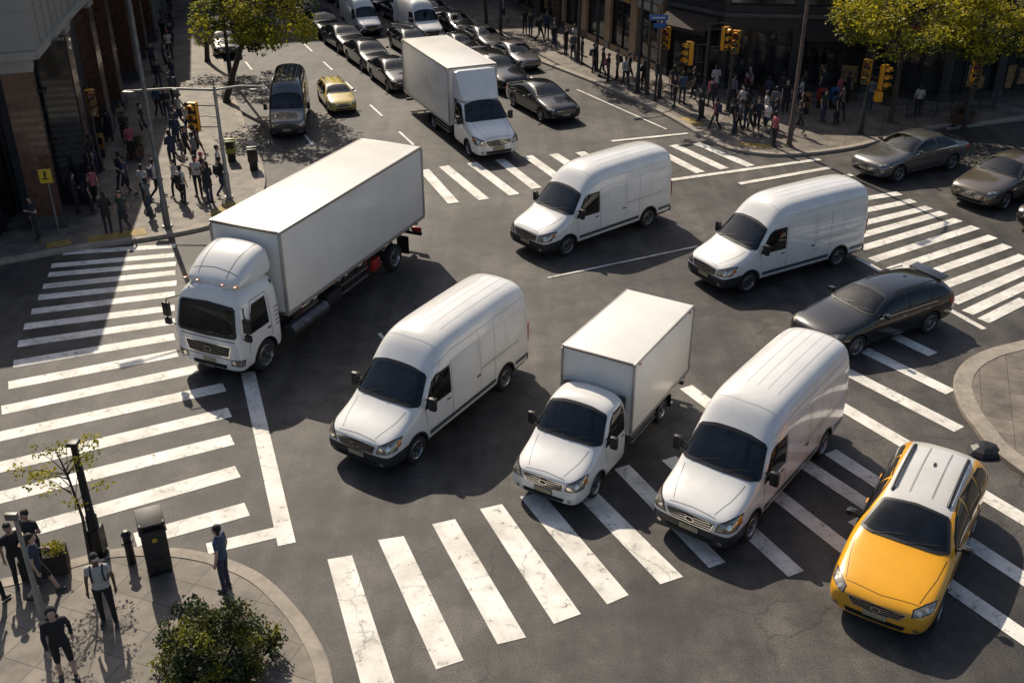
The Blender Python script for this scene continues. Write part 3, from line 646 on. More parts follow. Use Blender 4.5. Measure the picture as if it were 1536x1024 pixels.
    for x in (-.18,-1.12):
        for sg in (1,-1): b.box((x,sg*.925,.86),(.16,.03,.035),m_chr if kind!='taxi' else paint,bev=.01)
    strip(b,bv,[(1.05,1,.42),(-.92,1,.42)],SD,.035,m_dgrey,.006,True)
    patch(b,bv,[(2.4,-.40,.52),(2.4,0,.50),(2.4,.40,.52)],[(2.35,-.50,.665),(2.35,0,.69),(2.35,.50,.665)],FR,m_chr,.006,14,4)
    patch(b,bv,[(2.4,-.38,.535),(2.4,0,.515),(2.4,.38,.535)],[(2.35,-.475,.65),(2.35,0,.675),(2.35,.475,.65)],FR,m_black,.011,14,4)
    for z in (.56,.60,.64): strip(b,bv,[(2.4,-.42,z+.012),(2.4,0,z),(2.4,.42,z+.012)],FR,.011,m_chr,.018)
    strip(b,bv,oval((2.4,0,.60),(0,1,0),(0,0,1),.075,.05),FR,.016,m_chr,.026,closed=True,n=20)
    patch(b,bv,[(2.4,-.48,.33),(2.4,.48,.33)],[(2.4,-.52,.42),(2.4,.52,.42)],FR,m_well,.007,12,3)
    b.box((2.405,0,.46),(.02,.40,.10),m_plate,bev=.004)
    hd=(-.8,-.45,-.4)
    patch(b,bv,[(2.28,.52,.60),(2.05,.86,.68)],[(2.24,.54,.735),(2.06,.72,.80),(1.86,.87,.80)],hd,m_dgrey,.004,10,4,True)
    patch(b,bv,[(2.27,.545,.62),(2.07,.84,.695)],[(2.23,.56,.72),(2.06,.73,.78),(1.90,.85,.785)],hd,m_lens,.009,10,4,True)
    disc(b,bv,(2.22,.64,.685),(.3,-.9,0),(0,0,1),.045,.045,hd,m_lens2,.015,True); disc(b,bv,(2.12,.75,.725),(.5,-.8,0),(0,0,1),.04,.04,hd,m_lens2,.015,True)
    disc(b,bv,(2.3,.68,.39),(0,1,0),(0,0,1),.05,.035,FR,m_lens,.010,True)
    BK=(.8,-.6,0)
    patch(b,bv,[(-2.35,.48,.74),(-2.05,.90,.76)],[(-2.33,.50,.88),(-2.0,.88,.94)],BK,m_red,.008,8,3,True)
    b.box((-2.405,0,.62),(.02,.42,.12),m_plate,bev=.004)
    for sg in (1,-1):
        b.tube([(.62,sg*.86,1.02),(.62,sg*.98,1.05)],.025,m_black,8); b.box((.62,sg*1.02,1.07),(.12,.18,.12),paint if kind!='taxi' else m_black,bev=.04); b.box((.555,sg*1.02,1.07),(.01,.14,.09),m_chr)
    strip(b,bv,[(-1.0,0,1.6),(-1.12,0,1.6)],(0,0,-1),.05,m_black,.02)
    if kind=='taxi':
        for sg in (1,-1):
            pts=[]
            for x in (.02,-.15,-.6,-1.1,-1.55,-1.72):
                l,n=hit(bv,(x,sg*.50,2),(0,0,-1)); pts.append(l+V((0,0,.015 if x in(.02,-1.72) else .075)))
            b.tube(pts,.022,m_dgrey,8)
            strip(b,bv,[(.0,sg*.50,2),(-1.78,sg*.50,2)],(0,0,-1),.07,m_dgrey,.004)
            strip(b,bv,[(-.05,sg*.20,2),(-1.7,sg*.20,2)],(0,0,-1),.03,m_boxtrim,.004)
    if kind=='wagon':
        b.box((-2.05,0,1.40),(.34,1.12,.05),paint,rot=Matrix.Rotation(.12,3,'Y'),bev=.02)
        for sg in (1,-1): b.tube([(-.1,sg*.56,1.475),(-1.6,sg*.56,1.455)],.016,m_black,6)
    return [('body',me,(0,0,0),0,1),('trim',b.mesh('car_trim',50,fix=False),(0,0,0),0,1)]+wheels(1.48,-1.36,.81,.335,W_car)
m_cp=paintmat('car_paint',(.045,.047,.052),metal=.5,rough=.3)
m_taxiroof=paintmat('roof_white',(.66,.64,.60))
T_sedan=makecar('sedan',m_cp); T_wagon=makecar('wagon',m_cp); T_taxi=makecar('taxi',m_yel,m_taxiroof)
P_={k:paintmat('paint_'+k,c,metal=mt,rough=.20,coat=1,dirt=.04) for k,c,mt in (('graphite',(.030,.031,.034),.6),('black',(.008,.008,.009),.2),('silver',(.34,.32,.30),.7),('bronze',(.19,.155,.125),.6),('grey',(.17,.165,.16),.6),('white',(.75,.74,.72),0),('blue',(.02,.03,.055),.4))}

def put(name,tpl,Pf,Pr,xf,xr,hy,s,repl=None,side=1):
    C,h=bywheels(Pf,Pr,xf,xr,hy,side,s); return spawn(name,tpl,C,h,s,repl)
put('box_truck',T_heavy,(-7.5,27.8),(-4.3,35.1),.98,-7.02,1.2,1.0)
put('cargo_van',T_van,(-2.5,22.85),(-.2,26.55),2.12,-1.95,1.0,1.08)
put('cargo_van',T_van,(2.1,36.4),(5.5,39.3),2.12,-1.95,1.0,1.09)
put('cargo_van',T_van,(8.5,33.3),(11.9,35.3),2.12,-1.95,1.0,1.07)
put('cargo_van',T_van,(5.6,19.5),(8.4,23.2),2.12,-1.95,1.0,1.07)
put('small_box_truck',T_small,(2.1,21.2),(4.3,24.9),2.12,-2.08,1.0,.98)
put('box_truck',T_med,(-2.2,48.4),(-4.0,52.5),2.12,-2.18,1.0,1.12,side=-1)
spawn('taxi_cab',T_taxi,(9.2,18.95),math.atan2(-.84,-.54),1.23)
put('estate_car',T_wagon,(10.8,28.5),(13.6,30.1),1.48,-1.36,.9,1.17,{'car_paint':P_['graphite']})
def car(tpl,x,y,dx,dy,s=1,col='black',name='parked_car'):
    spawn(name,tpl,(x,y),math.atan2(dy,dx),s,{'car_paint':P_[col],'taxi_yellow':P_[col],'roof_white':P_[col],'white_paint':P_[col]})
put('sedan_car',T_sedan,(17.2,44.5),(20.5,46.3),1.48,-1.36,.9,1.20,{'car_paint':P_['grey']})
car(T_sedan,21.5,43.1,-.80,-.60,1.20,'bronze','sedan_car')
car(T_sedan,22.9,40.0,-.82,-.57,1.12,'black','sedan_car')
car(T_sedan,1.65,55.9,.45,-.89,1.12,'black','sedan_car')
car(T_wagon,-.9,62.0,.42,-.91,1.18,'black','suv_car')
spawn('minivan',T_van,(-11.65,53.7),math.atan2(-.99,.13),.90,{'white_paint':P_['grey']})
spawn('compact_car',T_taxi,(-9.75,57.2),math.atan2(-.94,.34),.86,{'taxi_yellow':m_pyel,'roof_white':m_pyel})
qd=(.42,-.91)
for i,(x,y,t,c,s) in enumerate([(-7.0,61.7,T_sedan,'black',1.06),(-9.1,66.5,T_sedan,'black',1.06),(-11.3,71.3,T_sedan,'graphite',1.06),(-13.5,76.0,T_wagon,'black',1.04),(-15.7,80.8,T_sedan,'silver',1.04),(-17.9,85.6,T_wagon,'white',1.04),(-20.0,90.5,T_sedan,'black',1),
  (-4.5,65.4,T_sedan,'black',1.03),(-6.7,70.2,T_wagon,'graphite',1.03),(-8.4,80.5,T_sedan,'blue',1),(-12.6,84.5,T_wagon,'black',1),(-14.8,89.3,T_sedan,'grey',1),(-10.8,85.8,T_sedan,'black',1),
  (.2,66.6,T_sedan,'silver',.95),(-1.9,71.4,T_sedan,'grey',.95),(-4.0,76.2,T_sedan,'black',.95),(-6.0,81.0,T_sedan,'silver',.95),(-8.1,85.8,T_sedan,'black',.95),(-3.4,69.6,T_sedan,'graphite',.90)]):
    car(t,x,y,qd[0]+R.uniform(-.03,.03),qd[1],s,c,'queued_car')
for x,y,s in ((-10.9,77.0,.82),(-6.6,75.2,.90)): spawn('minibus',T_van,(x,y),math.atan2(qd[1],qd[0]),s)
for x,y,c in ((-19.1,70.2,'black'),(-20.6,75.2,'silver')): car(T_sedan,x,y,.30,-.95,.95,c)

# ------------------------------------------------------------------ ground, pavements, markings
def crm(pts,n=6):
    out=[]; P=[V((*p,0)) for p in pts]
    for i in range(len(P)-1):
        a=P[max(i-1,0)];b=P[i];c=P[i+1];d=P[min(i+2,len(P)-1)]
        for k in range(n):
            t=k/n; out.append(.5*((2*b)+(c-a)*t+(2*a-5*b+4*c-d)*t*t+(3*b-a-3*c+d)*t**3))
    out.append(P[-1]); return out
g=MB(); g.add([(-400,-300,0),(400,-300,0),(400,500,0),(-400,500,0)],[[0,1,2,3]],m_asph); g.obj('road',ang=0)
def pavement(curb,back,inn,kw=.32):
    c=crm(curb); poly=c+[V((*p,0)) for p in back]
    mb=MB(); tr=tessellate_polygon([poly]); z=.125
    n=len(poly); vs=[(p.x,p.y,z) for p in poly]+[(p.x,p.y,-.05) for p in poly]
    fs=[]
    for t in tr:
        a,b,d=[poly[i] for i in t]; fs.append(list(t) if (b-a).cross(d-a).z>0 else list(t)[::-1])
    fs+=[[i,(i+1)%n,n+(i+1)%n,n+i] for i in range(n)]
    mb.add(vs,fs,m_pav); mb.obj('pavement',ang=0,fix=False)
    k=MB(); sgn=inn; vs=[];fs=[]
    for i,p in enumerate(c):
        t=(c[min(i+1,len(c)-1)]-c[max(i-1,0)]).normalized(); nr=V((-t.y,t.x,0))*sgn
        for q,zz in ((p-nr*.012,-.02),(p-nr*.012,.12),(p+nr*.012,.142),(p+nr*kw,.142),(p+nr*kw,.10)): vs.append((q.x,q.y,zz))
    for i in range(len(c)-1):
        for j in range(4): fs.append([i*5+j,i*5+j+1,(i+1)*5+j+1,(i+1)*5+j])
    k.add(vs,fs,m_kerb); k.obj('kerb',ang=40)
pavement([(-70,14),(-25,32.6),(-19.1,35.6),(-16.9,36.8),(-13.7,38.2),(-11.9,39.5),(-11,41.6),(-11,44.1),(-12,47.8),(-13.9,53.2),(-16.1,59.7),(-18.7,67.8),(-21.9,78.1),(-25.1,88.5),(-34,118)],[(-90,118),(-90,14)],1)
pavement([(-60,3.2),(-20,15.4),(-11.5,18.1),(-10.3,18.7),(-9.2,19.15),(-7.5,19.1),(-5.9,18.4),(-4.8,17.3),(-4.0,16.1),(-3.5,14.8),(-2.2,10),(1,-8)],[(-60,-8)],-1)
pavement([(-17,118),(-6.5,88.5),(-3.4,80.5),(-.4,71.2),(5.2,61.2),(8,55.6),(10.0,50.3),(11.0,48.9),(13.2,48.2),(16.7,49.3),(20,51.6),(22.8,53.0),(27.2,54.3),(70,72)],[(90,118)],1)
pavement([(80,52),(24,32.5),(16.6,29.5),(14.7,28.6),(13.6,27.5),(13.05,26.2),(12.9,24.4),(13.4,22),(17,14),(24,-8)],[(80,-8)],1,.5)

mk=MB(); zk=[0.004]
def quadm(a,b,c,d): 
    zk[0]+=.0003
    mk.add([(p[0],p[1],zk[0]) for p in (a,b,c,d)],[[0,1,2,3]],m_rp)
def bar(a,b,w,w2=None):
    a=V(a);b=V(b); t=(b-a).normalized(); n=V((-t.y,t.x))*w/2; n2=V((-t.y,t.x))*(w2 or w)/2
    quadm(a-n,b-n2,b+n2,a+n)
A=[((-17.2,36.7),(-13.1,37.4)),((-17.2,35.5),(-12.9,36.5)),((-17.0,34.7),(-12.6,35.7)),((-16.8,33.7),(-12.4,34.9)),((-16.6,32.8),(-12.1,34.0)),((-16.4,31.7),(-11.9,33.1)),((-16.2,30.6),(-11.6,32.0)),((-15.9,29.4),(-11.3,31.0)),((-15.5,28.1),(-11.0,29.9)),((-15.1,26.8),(-10.6,28.8)),((-14.7,25.4),(-9.7,27.8)),((-14.9,23.7),(-8.6,26.7)),((-14.5,22.1),(-8.1,25.3)),((-13.9,20.8),(-7.7,23.9)),((-12.0,19.8),(-7.2,22.4)),((-9.0,19.6),(-6.6,20.8))]
for i,(a,b) in enumerate(A): bar(a,b,.40+.012*i)
bar((-8.1,27.6),(-5.35,19.45),.42); bar((-5.55,19.95),(-7.2,19.28),.42)
B=[((-4.3,18.9),(-3.75,19.05),(-1.75,13.4),(-2.4,13.2)),((-3.2,19.6),(-2.6,19.75),(-1.0,15.75),(-1.55,15.5)),((-1.95,20.2),(-1.4,20.4),(.3,16.4),(-.3,16.2)),((-.8,20.8),(-.25,21.0),(1.5,17.1),(.9,16.8)),((.2,21.3),(.75,21.5),(2.6,17.7),(2.1,17.4)),((1.45,21.7),(1.95,21.9),(3.9,18.3),(3.35,18.05))]
for q in B: quadm(*q)
for a,b in [((2.9,22.6),(4.75,18.7)),((4.2,23.0),(6.5,18.4)),((5.5,23.6),(8.1,18.9)),((6.9,24.1),(9.3,20.3)),((8.6,23.3),(12.2,17.3)),((9.3,26.0),(11.6,22.3)),((10.2,27.7),(12.5,24.4)),((11.2,29.0),(13.0,26.4)),((12.5,29.9),(13.3,28.7)),((8.4,20.4),(11.1,16.0)),((5.2,26.7),(5.9,25.4)),((11.4,22.3),(13.6,18.7))]: bar(a,b,.46)
D=[((14.9,42.4),(17,43.2)),((14.6,41.0),(17.3,42.3)),((14.0,39.5),(17.7,41.5)),((13.7,38.3),(18.1,40.9)),((13.5,37.1),(18.4,40.1)),((13.6,36.0),(18.8,39.3)),((14.0,35.1),(19.1,38.3)),((14.4,34.2),(19.3,37.4)),((15.1,33.5),(19.5,36.4)),((15.3,32.4),(19.2,35.2)),((15.5,31.6),(18.6,33.9)),((15.8,31.0),(17.9,32.6))]
for a,b in D: bar(a,b,.44)
bar((13.1,36.2),(15.6,30.4),.22)
E=[((-4.1,46.3),(-2.5,42)),((-3.2,46.8),(-1.2,42.4)),((-1.9,47.3),(.1,43)),((-.6,47.8),(1.1,43.8)),((.75,48.3),(2.2,45)),((2.0,48.6),(3.3,45.8)),((3.3,48.9),(4.7,46)),((4.5,49.0),(5.9,46)),((5.7,49.2),(7.2,46)),((6.9,49.5),(8.7,45.9)),((8.0,50.0),(9.9,46.4)),((9.2,50.3),(11.2,46.8))]
for a,b in E: bar(a,b,.50)
bar((7.2,44.9),(14.7,47.8),.30); bar((10.2,44.4),(14.9,46.6),.30); bar((11.8,43.8),(15.6,45.6),.30)
bar((1.3,34.4),(7.2,37.3),.10); bar((-4.15,29.7),(-4.35,30.1),.12)
for k in range(9):
    t0=50+k*5.0
    for off in (-5.2,-.2):
        x=lambda y:off-(y-46)*.42-3
        bar((x(t0),t0),(x(t0+2.2),t0+2.2),.13)
bar((2.5,60.5),(-1.5,68.5),.14); bar((8.0,52.6),(3.8,60.4),.12); bar((5.0,50.6),(9.0,51.9),.24)
mk.obj('road_markings',ang=0,fix=False)
m_man=M('cast_iron',(.05,.045,.04),.6,metal=.5,var=.3,scale=12,bump=.6,bscale=30)
for x,y in ((-1.4,31.5),(4.2,29.6)):
    b=MB(); b.lathe([(.001,.008),(.30,.008),(.33,.012),(.36,.012),(.38,.003)],m_man,24,(x,y,0),'Z'); b.obj('manhole_cover',ang=30)
m_patch=M('asphalt_patch',(.060,.056,.052),.8,var=.2,scale=8,bump=.4,bscale=60)
pt=MB()
for x,y,w,h,a in ((3.2,40.8,2.6,.7,.5),(-6.0,41.5,3.5,.9,-1.1),(5.8,31.2,3.4,.5,.55)):
    rr=Matrix.Rotation(a,2); pt.add([(*(V((x,y))+rr@V(p)),.002) for p in ((-w/2,-h/2),(w/2,-h/2),(w/2,h/2),(-w/2,h/2))],[[0,1,2,3]],m_patch)
pt.obj('road_repair',ang=0,fix=False)
m_tac=M('tactile_paving',(.42,.28,.07),.7,var=.3,scale=6,bump=.8,bscale=25)
tp=MB()
for cx,cy,a,w,h in ((-15.6,38.1,.45,2.2,.7),(-17.6,37.3,.5,.9,.6),(-12.1,41.0,1.3,1.6,.6),(9.5,53.6,-1.1,1.6,.6),(12.0,49.6,-.35,1.6,.6)):
    tp.box((cx,cy,.13),(w,h,.02),m_tac,rot=Matrix.Rotation(a,3,'Z'),bev=.004)
tp.obj('tactile_paving',ang=30)

# ------------------------------------------------------------------ people
def blob(mb,c,r,m,n=12):
    vs=[];fs=[]; c=V(c)
    for i in range(n+1):
        ph=math.pi*i/n
        for k in range(n): a=2*math.pi*k/n; vs.append(c+V((r[0]*math.sin(ph)*math.cos(a),r[1]*math.sin(ph)*math.sin(a),r[2]*math.cos(ph))))
    for i in range(n):
        for k in range(n): fs.append([i*n+k,(i+1)*n+k,(i+1)*n+(k+1)%n,i*n+(k+1)%n])
    mb.add(vs,fs,m)
ps=[M('skin',(.42,.25,.17),.6,var=.08),M('shirt',(.3,.3,.3),.85,var=.12,scale=14,bump=.3),M('trousers',(.03,.03,.04),.85,var=.15,scale=14,bump=.3),M('hair',(.018,.013,.010),.6,var=.2,scale=30,bump=.5),M('shoes',(.05,.05,.05),.6),M('bag',(.04,.04,.05),.7)]
m_eye=M('eye',(.02,.015,.01),.3); m_lip=M('lips',(.30,.10,.08),.5)
def person(arms,legs,turn=0,sleeve=.5,shorts=False,skirt=False,bag=False,cap=False,long=False,hood=False):
    """arms: [(elbow,wrist)]*2, legs: [(knee,ankle,toe)]*2 for +y / -y side"""
    seg=[]
    def S(a,b,r0,r1,t): seg.append((V(a),V(b),r0,r1,t))
    for k,sg in ((0,1),(1,-1)):
        sh=V((0,sg*.172,1.385)); el=V(arms[k][0]); wr=V(arms[k][1])
        S((0,sg*.08,1.40),sh,.062,.058,1); S(sh,sh.lerp(el,sleeve*2 if sleeve<.5 else 1),.058,.046,1)
        if sleeve<.5: S(sh.lerp(el,sleeve*2),el,.042,.038,0)
        fs=(sleeve-.5)*2
        if fs>0: S(el,el.lerp(wr,min(fs,.93)),.044,.034,1)
        S(el.lerp(wr,max(fs-.05,0)),wr,.037,.026,0)
        pd=(wr-el).normalized(); S(wr,wr+pd*.07,.027,.034,0)
        kn,an,to=[V(q) for q in legs[k]]; hp=V((0,sg*.095,.90))
        S(hp,kn,.088,.060,2)
        if shorts: S(kn,an,.052,.036,0)
        else: S(kn,an,.060,.050,2)
        S(an+V((-.03,0,-.05)),to,.045,.038,4); S(an,an+V((0,0,-.04)),.04,.045,4)
    S((.0,0,1.42),(.012,0,1.52),.055,.050,0)
    mb=MB()
    for a,b,r0,r1,t in seg:
        n=5; mb.tube([a.lerp(b,i/n) for i in range(n+1)],[r0+(r1-r0)*i/n for i in range(n+1)],ps[t],12); blob(mb,a,(r0,)*3,ps[t],8); blob(mb,b,(r1,)*3,ps[t],8)
    prof=[(.84,.095,.14),(.90,.112,.168),(.98,.108,.160),(1.08,.100,.142),(1.18,.108,.152),(1.28,.118,.172),(1.36,.105,.172),(1.41,.085,.13),(1.45,.06,.075)]
    if long: prof=[(.72,.13,.19)]+prof
    if skirt: prof=[(.58,.17,.22),(.7,.15,.20)]+prof
    vs=[];n=18
    for z,rx,ry in prof:
        for k in range(n): a=2*math.pi*k/n; vs.append((rx*math.cos(a)+.012*(z>1.1),ry*math.sin(a),z))
    fs=[[i*n+k,i*n+(k+1)%n,(i+1)*n+(k+1)%n,(i+1)*n+k] for i in range(len(prof)-1) for k in range(n)]+[list(range(n))[::-1],[(len(prof)-1)*n+k for k in range(n)]]
    mb.add(vs,fs,ps[1])
    Rt=Matrix.Rotation(turn,3,'Z'); hc=V((.02,0,1.605))
    def h(p): return hc+Rt@V(p)
    blob(mb,hc,(.098,.078,.120),ps[0],14); blob(mb,h((.03,0,-.06)),(.062,.056,.062),ps[0],10)
    blob(mb,h((.104,0,-.012)),(.020,.014,.026),ps[0],8); blob(mb,h((.085,0,.03)),(.02,.05,.014),ps[0],8)
    for sg in (1,-1): blob(mb,h((-.002,sg*.080,-.008)),(.02,.014,.032),ps[0],8)
    me=mb.mesh('p',0)
    def f(o):
        r=o.modifiers.new('r','REMESH'); r.mode='VOXEL'; r.voxel_size=.0155
        s=o.modifiers.new('s','SMOOTH'); s.iterations=2; s.factor=.5
    me=evalmesh(me,f); me.materials.clear()
    for m in ps: me.materials.append(m)
    for p in me.polygons:
        c=p.center; best=9;bt=1
        if c.z>1.475 and math.hypot(c.x,c.y)<.2:
            l=Rt.transposed()@(c-hc)
            bt=0
            if not hood:
                if (l.z>.055 and l.x<.085) or l.x<-.02 or (abs(l.y)>.060 and l.z>.01 and l.x<.02): bt=3
                if l.z>.085: bt=3
            else: bt=1 if (l.x<.045 or l.z>.085) else 0
            if cap and l.z>.05: bt=5
        else:
            for a,b,r0,r1,t in seg:
                d=b-a; u=max(0,min(1,(c-a).dot(d)/max(d.length_squared,1e-6))); ds=(c-(a+d*u)).length-(r0+(r1-r0)*u)
                if ds<best: best=ds;bt=t
            lo=.70 if long else .93
            if abs(c.y)<.19 and abs(c.x)<.14 and 1.0<c.z<1.45: 
                if bt!=1 and best>-.012: bt=1
            if math.hypot(c.x/.14,c.y/.2)<1.1 and .84<c.z<1.0: bt=1 if c.z>lo else 2
            if long and c.z>.70 and math.hypot(c.x/.16,c.y/.22)<1.1 and c.z<1.0: bt=1
            if skirt and .56<c.z<.95 and math.hypot(c.x/.19,c.y/.24)<1.15: bt=2
        p.material_index=bt
    x=MB()
    for m in ps: x.idx(m)
    for k,sg in ((0,1),(1,-1)):
        el=V(arms[k][0]); wr=V(arms[k][1]); pd=(wr-el).normalized(); base=wr+pd*.085
        fw=V((1,0,0)); fw=(fw-pd*fw.dot(pd)); fw=fw.normalized() if fw.length>.2 else V((0,0,1)); inn=pd.cross(fw)
        if inn.y*sg>0: inn=-inn
        for q,ln in enumerate((.062,.072,.068,.054)):
            s0=base+fw*(.026-.017*q); p1=s0+pd*ln*.5+inn*.006; p2=p1+pd*ln*.42+inn*.022
            x.tube([s0-pd*.02,s0,p1,p2],[.0095,.0095,.0085,.006],ps[0],6)
        t0=wr+pd*.03+fw*.028; x.tube([t0,t0+pd*.028+fw*.022,t0+pd*.058+fw*.022+inn*.012],[.012,.0105,.008],ps[0],6)
    for sg in (1,-1):
        blob(x,h((.088,sg*.031,.006)),(.010,.014,.008),m_eye,6)
    blob(x,h((.086,0,-.062)),(.010,.024,.007),m_lip,6)
    if not hood:
        blob(x,h((-.022,0,.038)),(.094,.087,.098),ps[5] if cap else ps[3],12)
        if long or skirt: blob(x,h((-.055,0,-.06)),(.055,.078,.14),ps[3],10)
        if cap: x.box(h((.115,0,.055)),(.11,.13,.015),ps[5],rot=Rt,bev=.006)
    else: blob(x,h((-.03,0,.015)),(.105,.10,.125),ps[1],12); blob(x,(-.06,0,1.46),(.08,.12,.06),ps[1],10)
    if bag:
        x.box((-.175,0,1.19),(.16,.28,.40),ps[5],bev=.05); x.box((-.265,0,1.10),(.05,.2,.2),ps[5],bev=.02)
        for sg in (1,-1): x.tube([(-.1,sg*.10,1.37),(.02,sg*.11,1.455),(.125,sg*.11,1.34),(.10,sg*.12,1.12),(-.1,sg*.14,1.02)],.016,ps[5],6)
    xm=x.mesh('x',40)
    me.polygons.foreach_set('use_smooth',[True]*len(me.polygons))
    bm=bmesh.new(); bm.from_mesh(me)
    for m in (m_eye,m_lip): me.materials.append(m)
    off={i:(list(me.materials).index(m)) for i,m in enumerate(xm.materials)}
    for p in xm.polygons: p.material_index=off[p.material_index]
    bm.from_mesh(xm); bm.to_mesh(me); bm.free(); me.update(); return me
st=[((.02,.10,.49),(0,.10,.10),(.13,.115,.045)),((.02,-.10,.49),(0,-.10,.10),(.13,-.115,.045))]
st2=[((.05,.12,.49),(.06,.13,.10),(.19,.16,.045)),((.0,-.10,.49),(-.05,-.11,.10),(.08,-.14,.045))]
wa=[((.17,.09,.52),(.29,.09,.11),(.42,.095,.06)),((-.02,-.09,.48),(-.30,-.09,.17),(-.20,-.095,.05))]
wb=[((.03,.09,.49),(-.19,.09,.14),(-.08,.095,.05)),((.14,-.09,.51),(.16,-.09,.11),(.29,-.095,.05))]
ad=[((-.03,.235,1.13),(.03,.25,.88)),((-.03,-.235,1.13),(.03,-.25,.88))]
aw=[((-.13,.23,1.15),(-.08,.24,.90)),((.08,-.23,1.14),(.20,-.21,.93))]
ap=[((-.02,.235,1.13),(.22,.10,1.22)),((-.03,-.235,1.13),(.03,-.25,.88))]
af=[((.0,.24,1.13),(.20,.05,1.10)),((.0,-.24,1.13),(.20,-.04,1.06))]
PM=[person(ad,st,0,.25),person(aw,wa,.1,.95,bag=True),person(ap,st2,-.2,.25),person(aw,wb,0,.25,skirt=True),person(af,st,.5,.95,long=True),person(ad,wb,-.3,.95),person(ad,st2,.4,.25,cap=True,bag=True),person(ap,wa,.0,.25,shorts=True),person(aw,st2,0,1.0,shorts=True,hood=True)]
cols=[(.02,.02,.022),(.03,.03,.035),(.04,.05,.09),(.50,.48,.45),(.66,.64,.60),(.07,.03,.03),(.16,.16,.17),(.07,.10,.16),(.20,.16,.11),(.40,.10,.12),(.03,.05,.04),(.025,.025,.03)]
clm=[M('cloth_%d'%i,c,.85,var=.14,scale=12) for i,c in enumerate(cols)]
shirtw=[0,0,1,1,2,2,3,4,5,6,6,7,8,9,10,11,11,0,3]
skm=[ps[0],M('skin_dark',(.16,.085,.05),.6,var=.08),M('skin_fair',(.55,.36,.27),.6,var=.08)]
def ppl(x,y,hd=None,v=None,top=None,bot=None,z=.128,s=None):
    v=R.randrange(len(PM)-1) if v is None else v
    o=link('person',PM[v],None,(x,y,z),hd if hd is not None else R.uniform(0,6.28)); s=s or R.uniform(.97,1.07); o.scale=(s,s,s)
    a=clm[top] if top is not None else clm[R.choice(shirtw)]; c=clm[bot] if bot is not None else R.choice([clm[0],clm[1],clm[2],clm[11],clm[0]])
    for i,m in ((0,R.choice(skm)),(1,a),(2,c),(5,R.choice([clm[0],clm[1],clm[2],clm[9]]))):
        o.material_slots[i].link='OBJECT'; o.material_slots[i].material=m
for x,y in [(-18.5,37.7),(-19.4,41.3),(-18.9,44.6),(-19.0,45.4),(-18.0,40.5),(-17.4,40.5),(-17.5,41.2),(-16.0,38.4),(-15.4,38.6),(-16.5,42.4),(-16.9,43.0),(-15.5,41.6),(-14.9,40.2),(-15.2,42.2),(-14.4,42.4),(-13.9,41.6),(-13.5,42.5),(-13.5,43.4),(-12.8,41.7),(-12.5,42.6),(-13.0,44.2),(-15.7,46.3),(-15.2,46.9),(-14.6,46.1),(-14.9,47.8),(-16.2,48.8),(-17.9,47.3),(-20,50.3),(-19.5,50.9),(-18.9,49.6),(-18.4,50.6),(-16.7,50.4),(-16.2,51.0),(-17.1,52.6),(-18.8,54.5),(-18.2,54.0),(-18.8,57.2),(-20.4,59.9),(-19.7,60.4),(-22.1,64.4),(-21.2,64.0),(-22.7,70.5),(-23.4,71.2),(-22.0,67.6),(-24.6,77),(-25.5,80)]: ppl(x,y)
for x,y in [(11.2,51.4),(11.6,51.8),(11.9,51.1),(12.4,51.6),(12.8,51.2),(12.0,52.5),(12.6,52.7),(13.4,51.9),(13.2,53.2),(12.8,49.4),(14.5,51.4),(15.0,53),(13.9,54.2),(12.2,54.4),(14.7,55.2),(8.9,56.3),(9.4,56.9),(9.1,58.2),(10.9,56.3),(10.2,58),(12.1,56.6),(13,57.3),(14,56.4),(14.9,57),(15.7,56.0),(16.3,53.6),(16.9,53.2),(17.3,54.0),(16.2,57.5),(17.9,56.5),(18.6,57.2),(19.4,55.8),(9.9,53.9),(5.7,61.8),(6.3,62.3),(7.6,59.8),(8.5,60.4),(6.9,61.4),(5.0,64.0),(5.5,63.0),(4.4,66.2),(3.5,68.6),(2.8,70.1),(1.9,72.5),(4.1,69.6),(10.4,52.1),(17.4,58.0),(13.4,58.4),(11.5,58.6),(21.6,54.6),(.9,75),(2.4,73.5),(-.6,79),(6.6,60.6),(3.9,67.3),(1.3,74),(2.9,71.8)]: ppl(x,y)
ppl(-8.6,16.7,math.radians(-75),6,3,0,s=1.10); ppl(-8.9,15.15,math.radians(-60),8,0,0,s=1.08); ppl(-6.35,17.75,math.radians(170),0,7,2,s=1.04)
ppl(-10.3,17.5,math.radians(20),7,2,1); ppl(-10.95,17.9,math.radians(-40),2,0,1); ppl(-11.3,17.3,math.radians(60),5,0,0); ppl(-10.75,18.35,math.radians(-100),2,1,0)

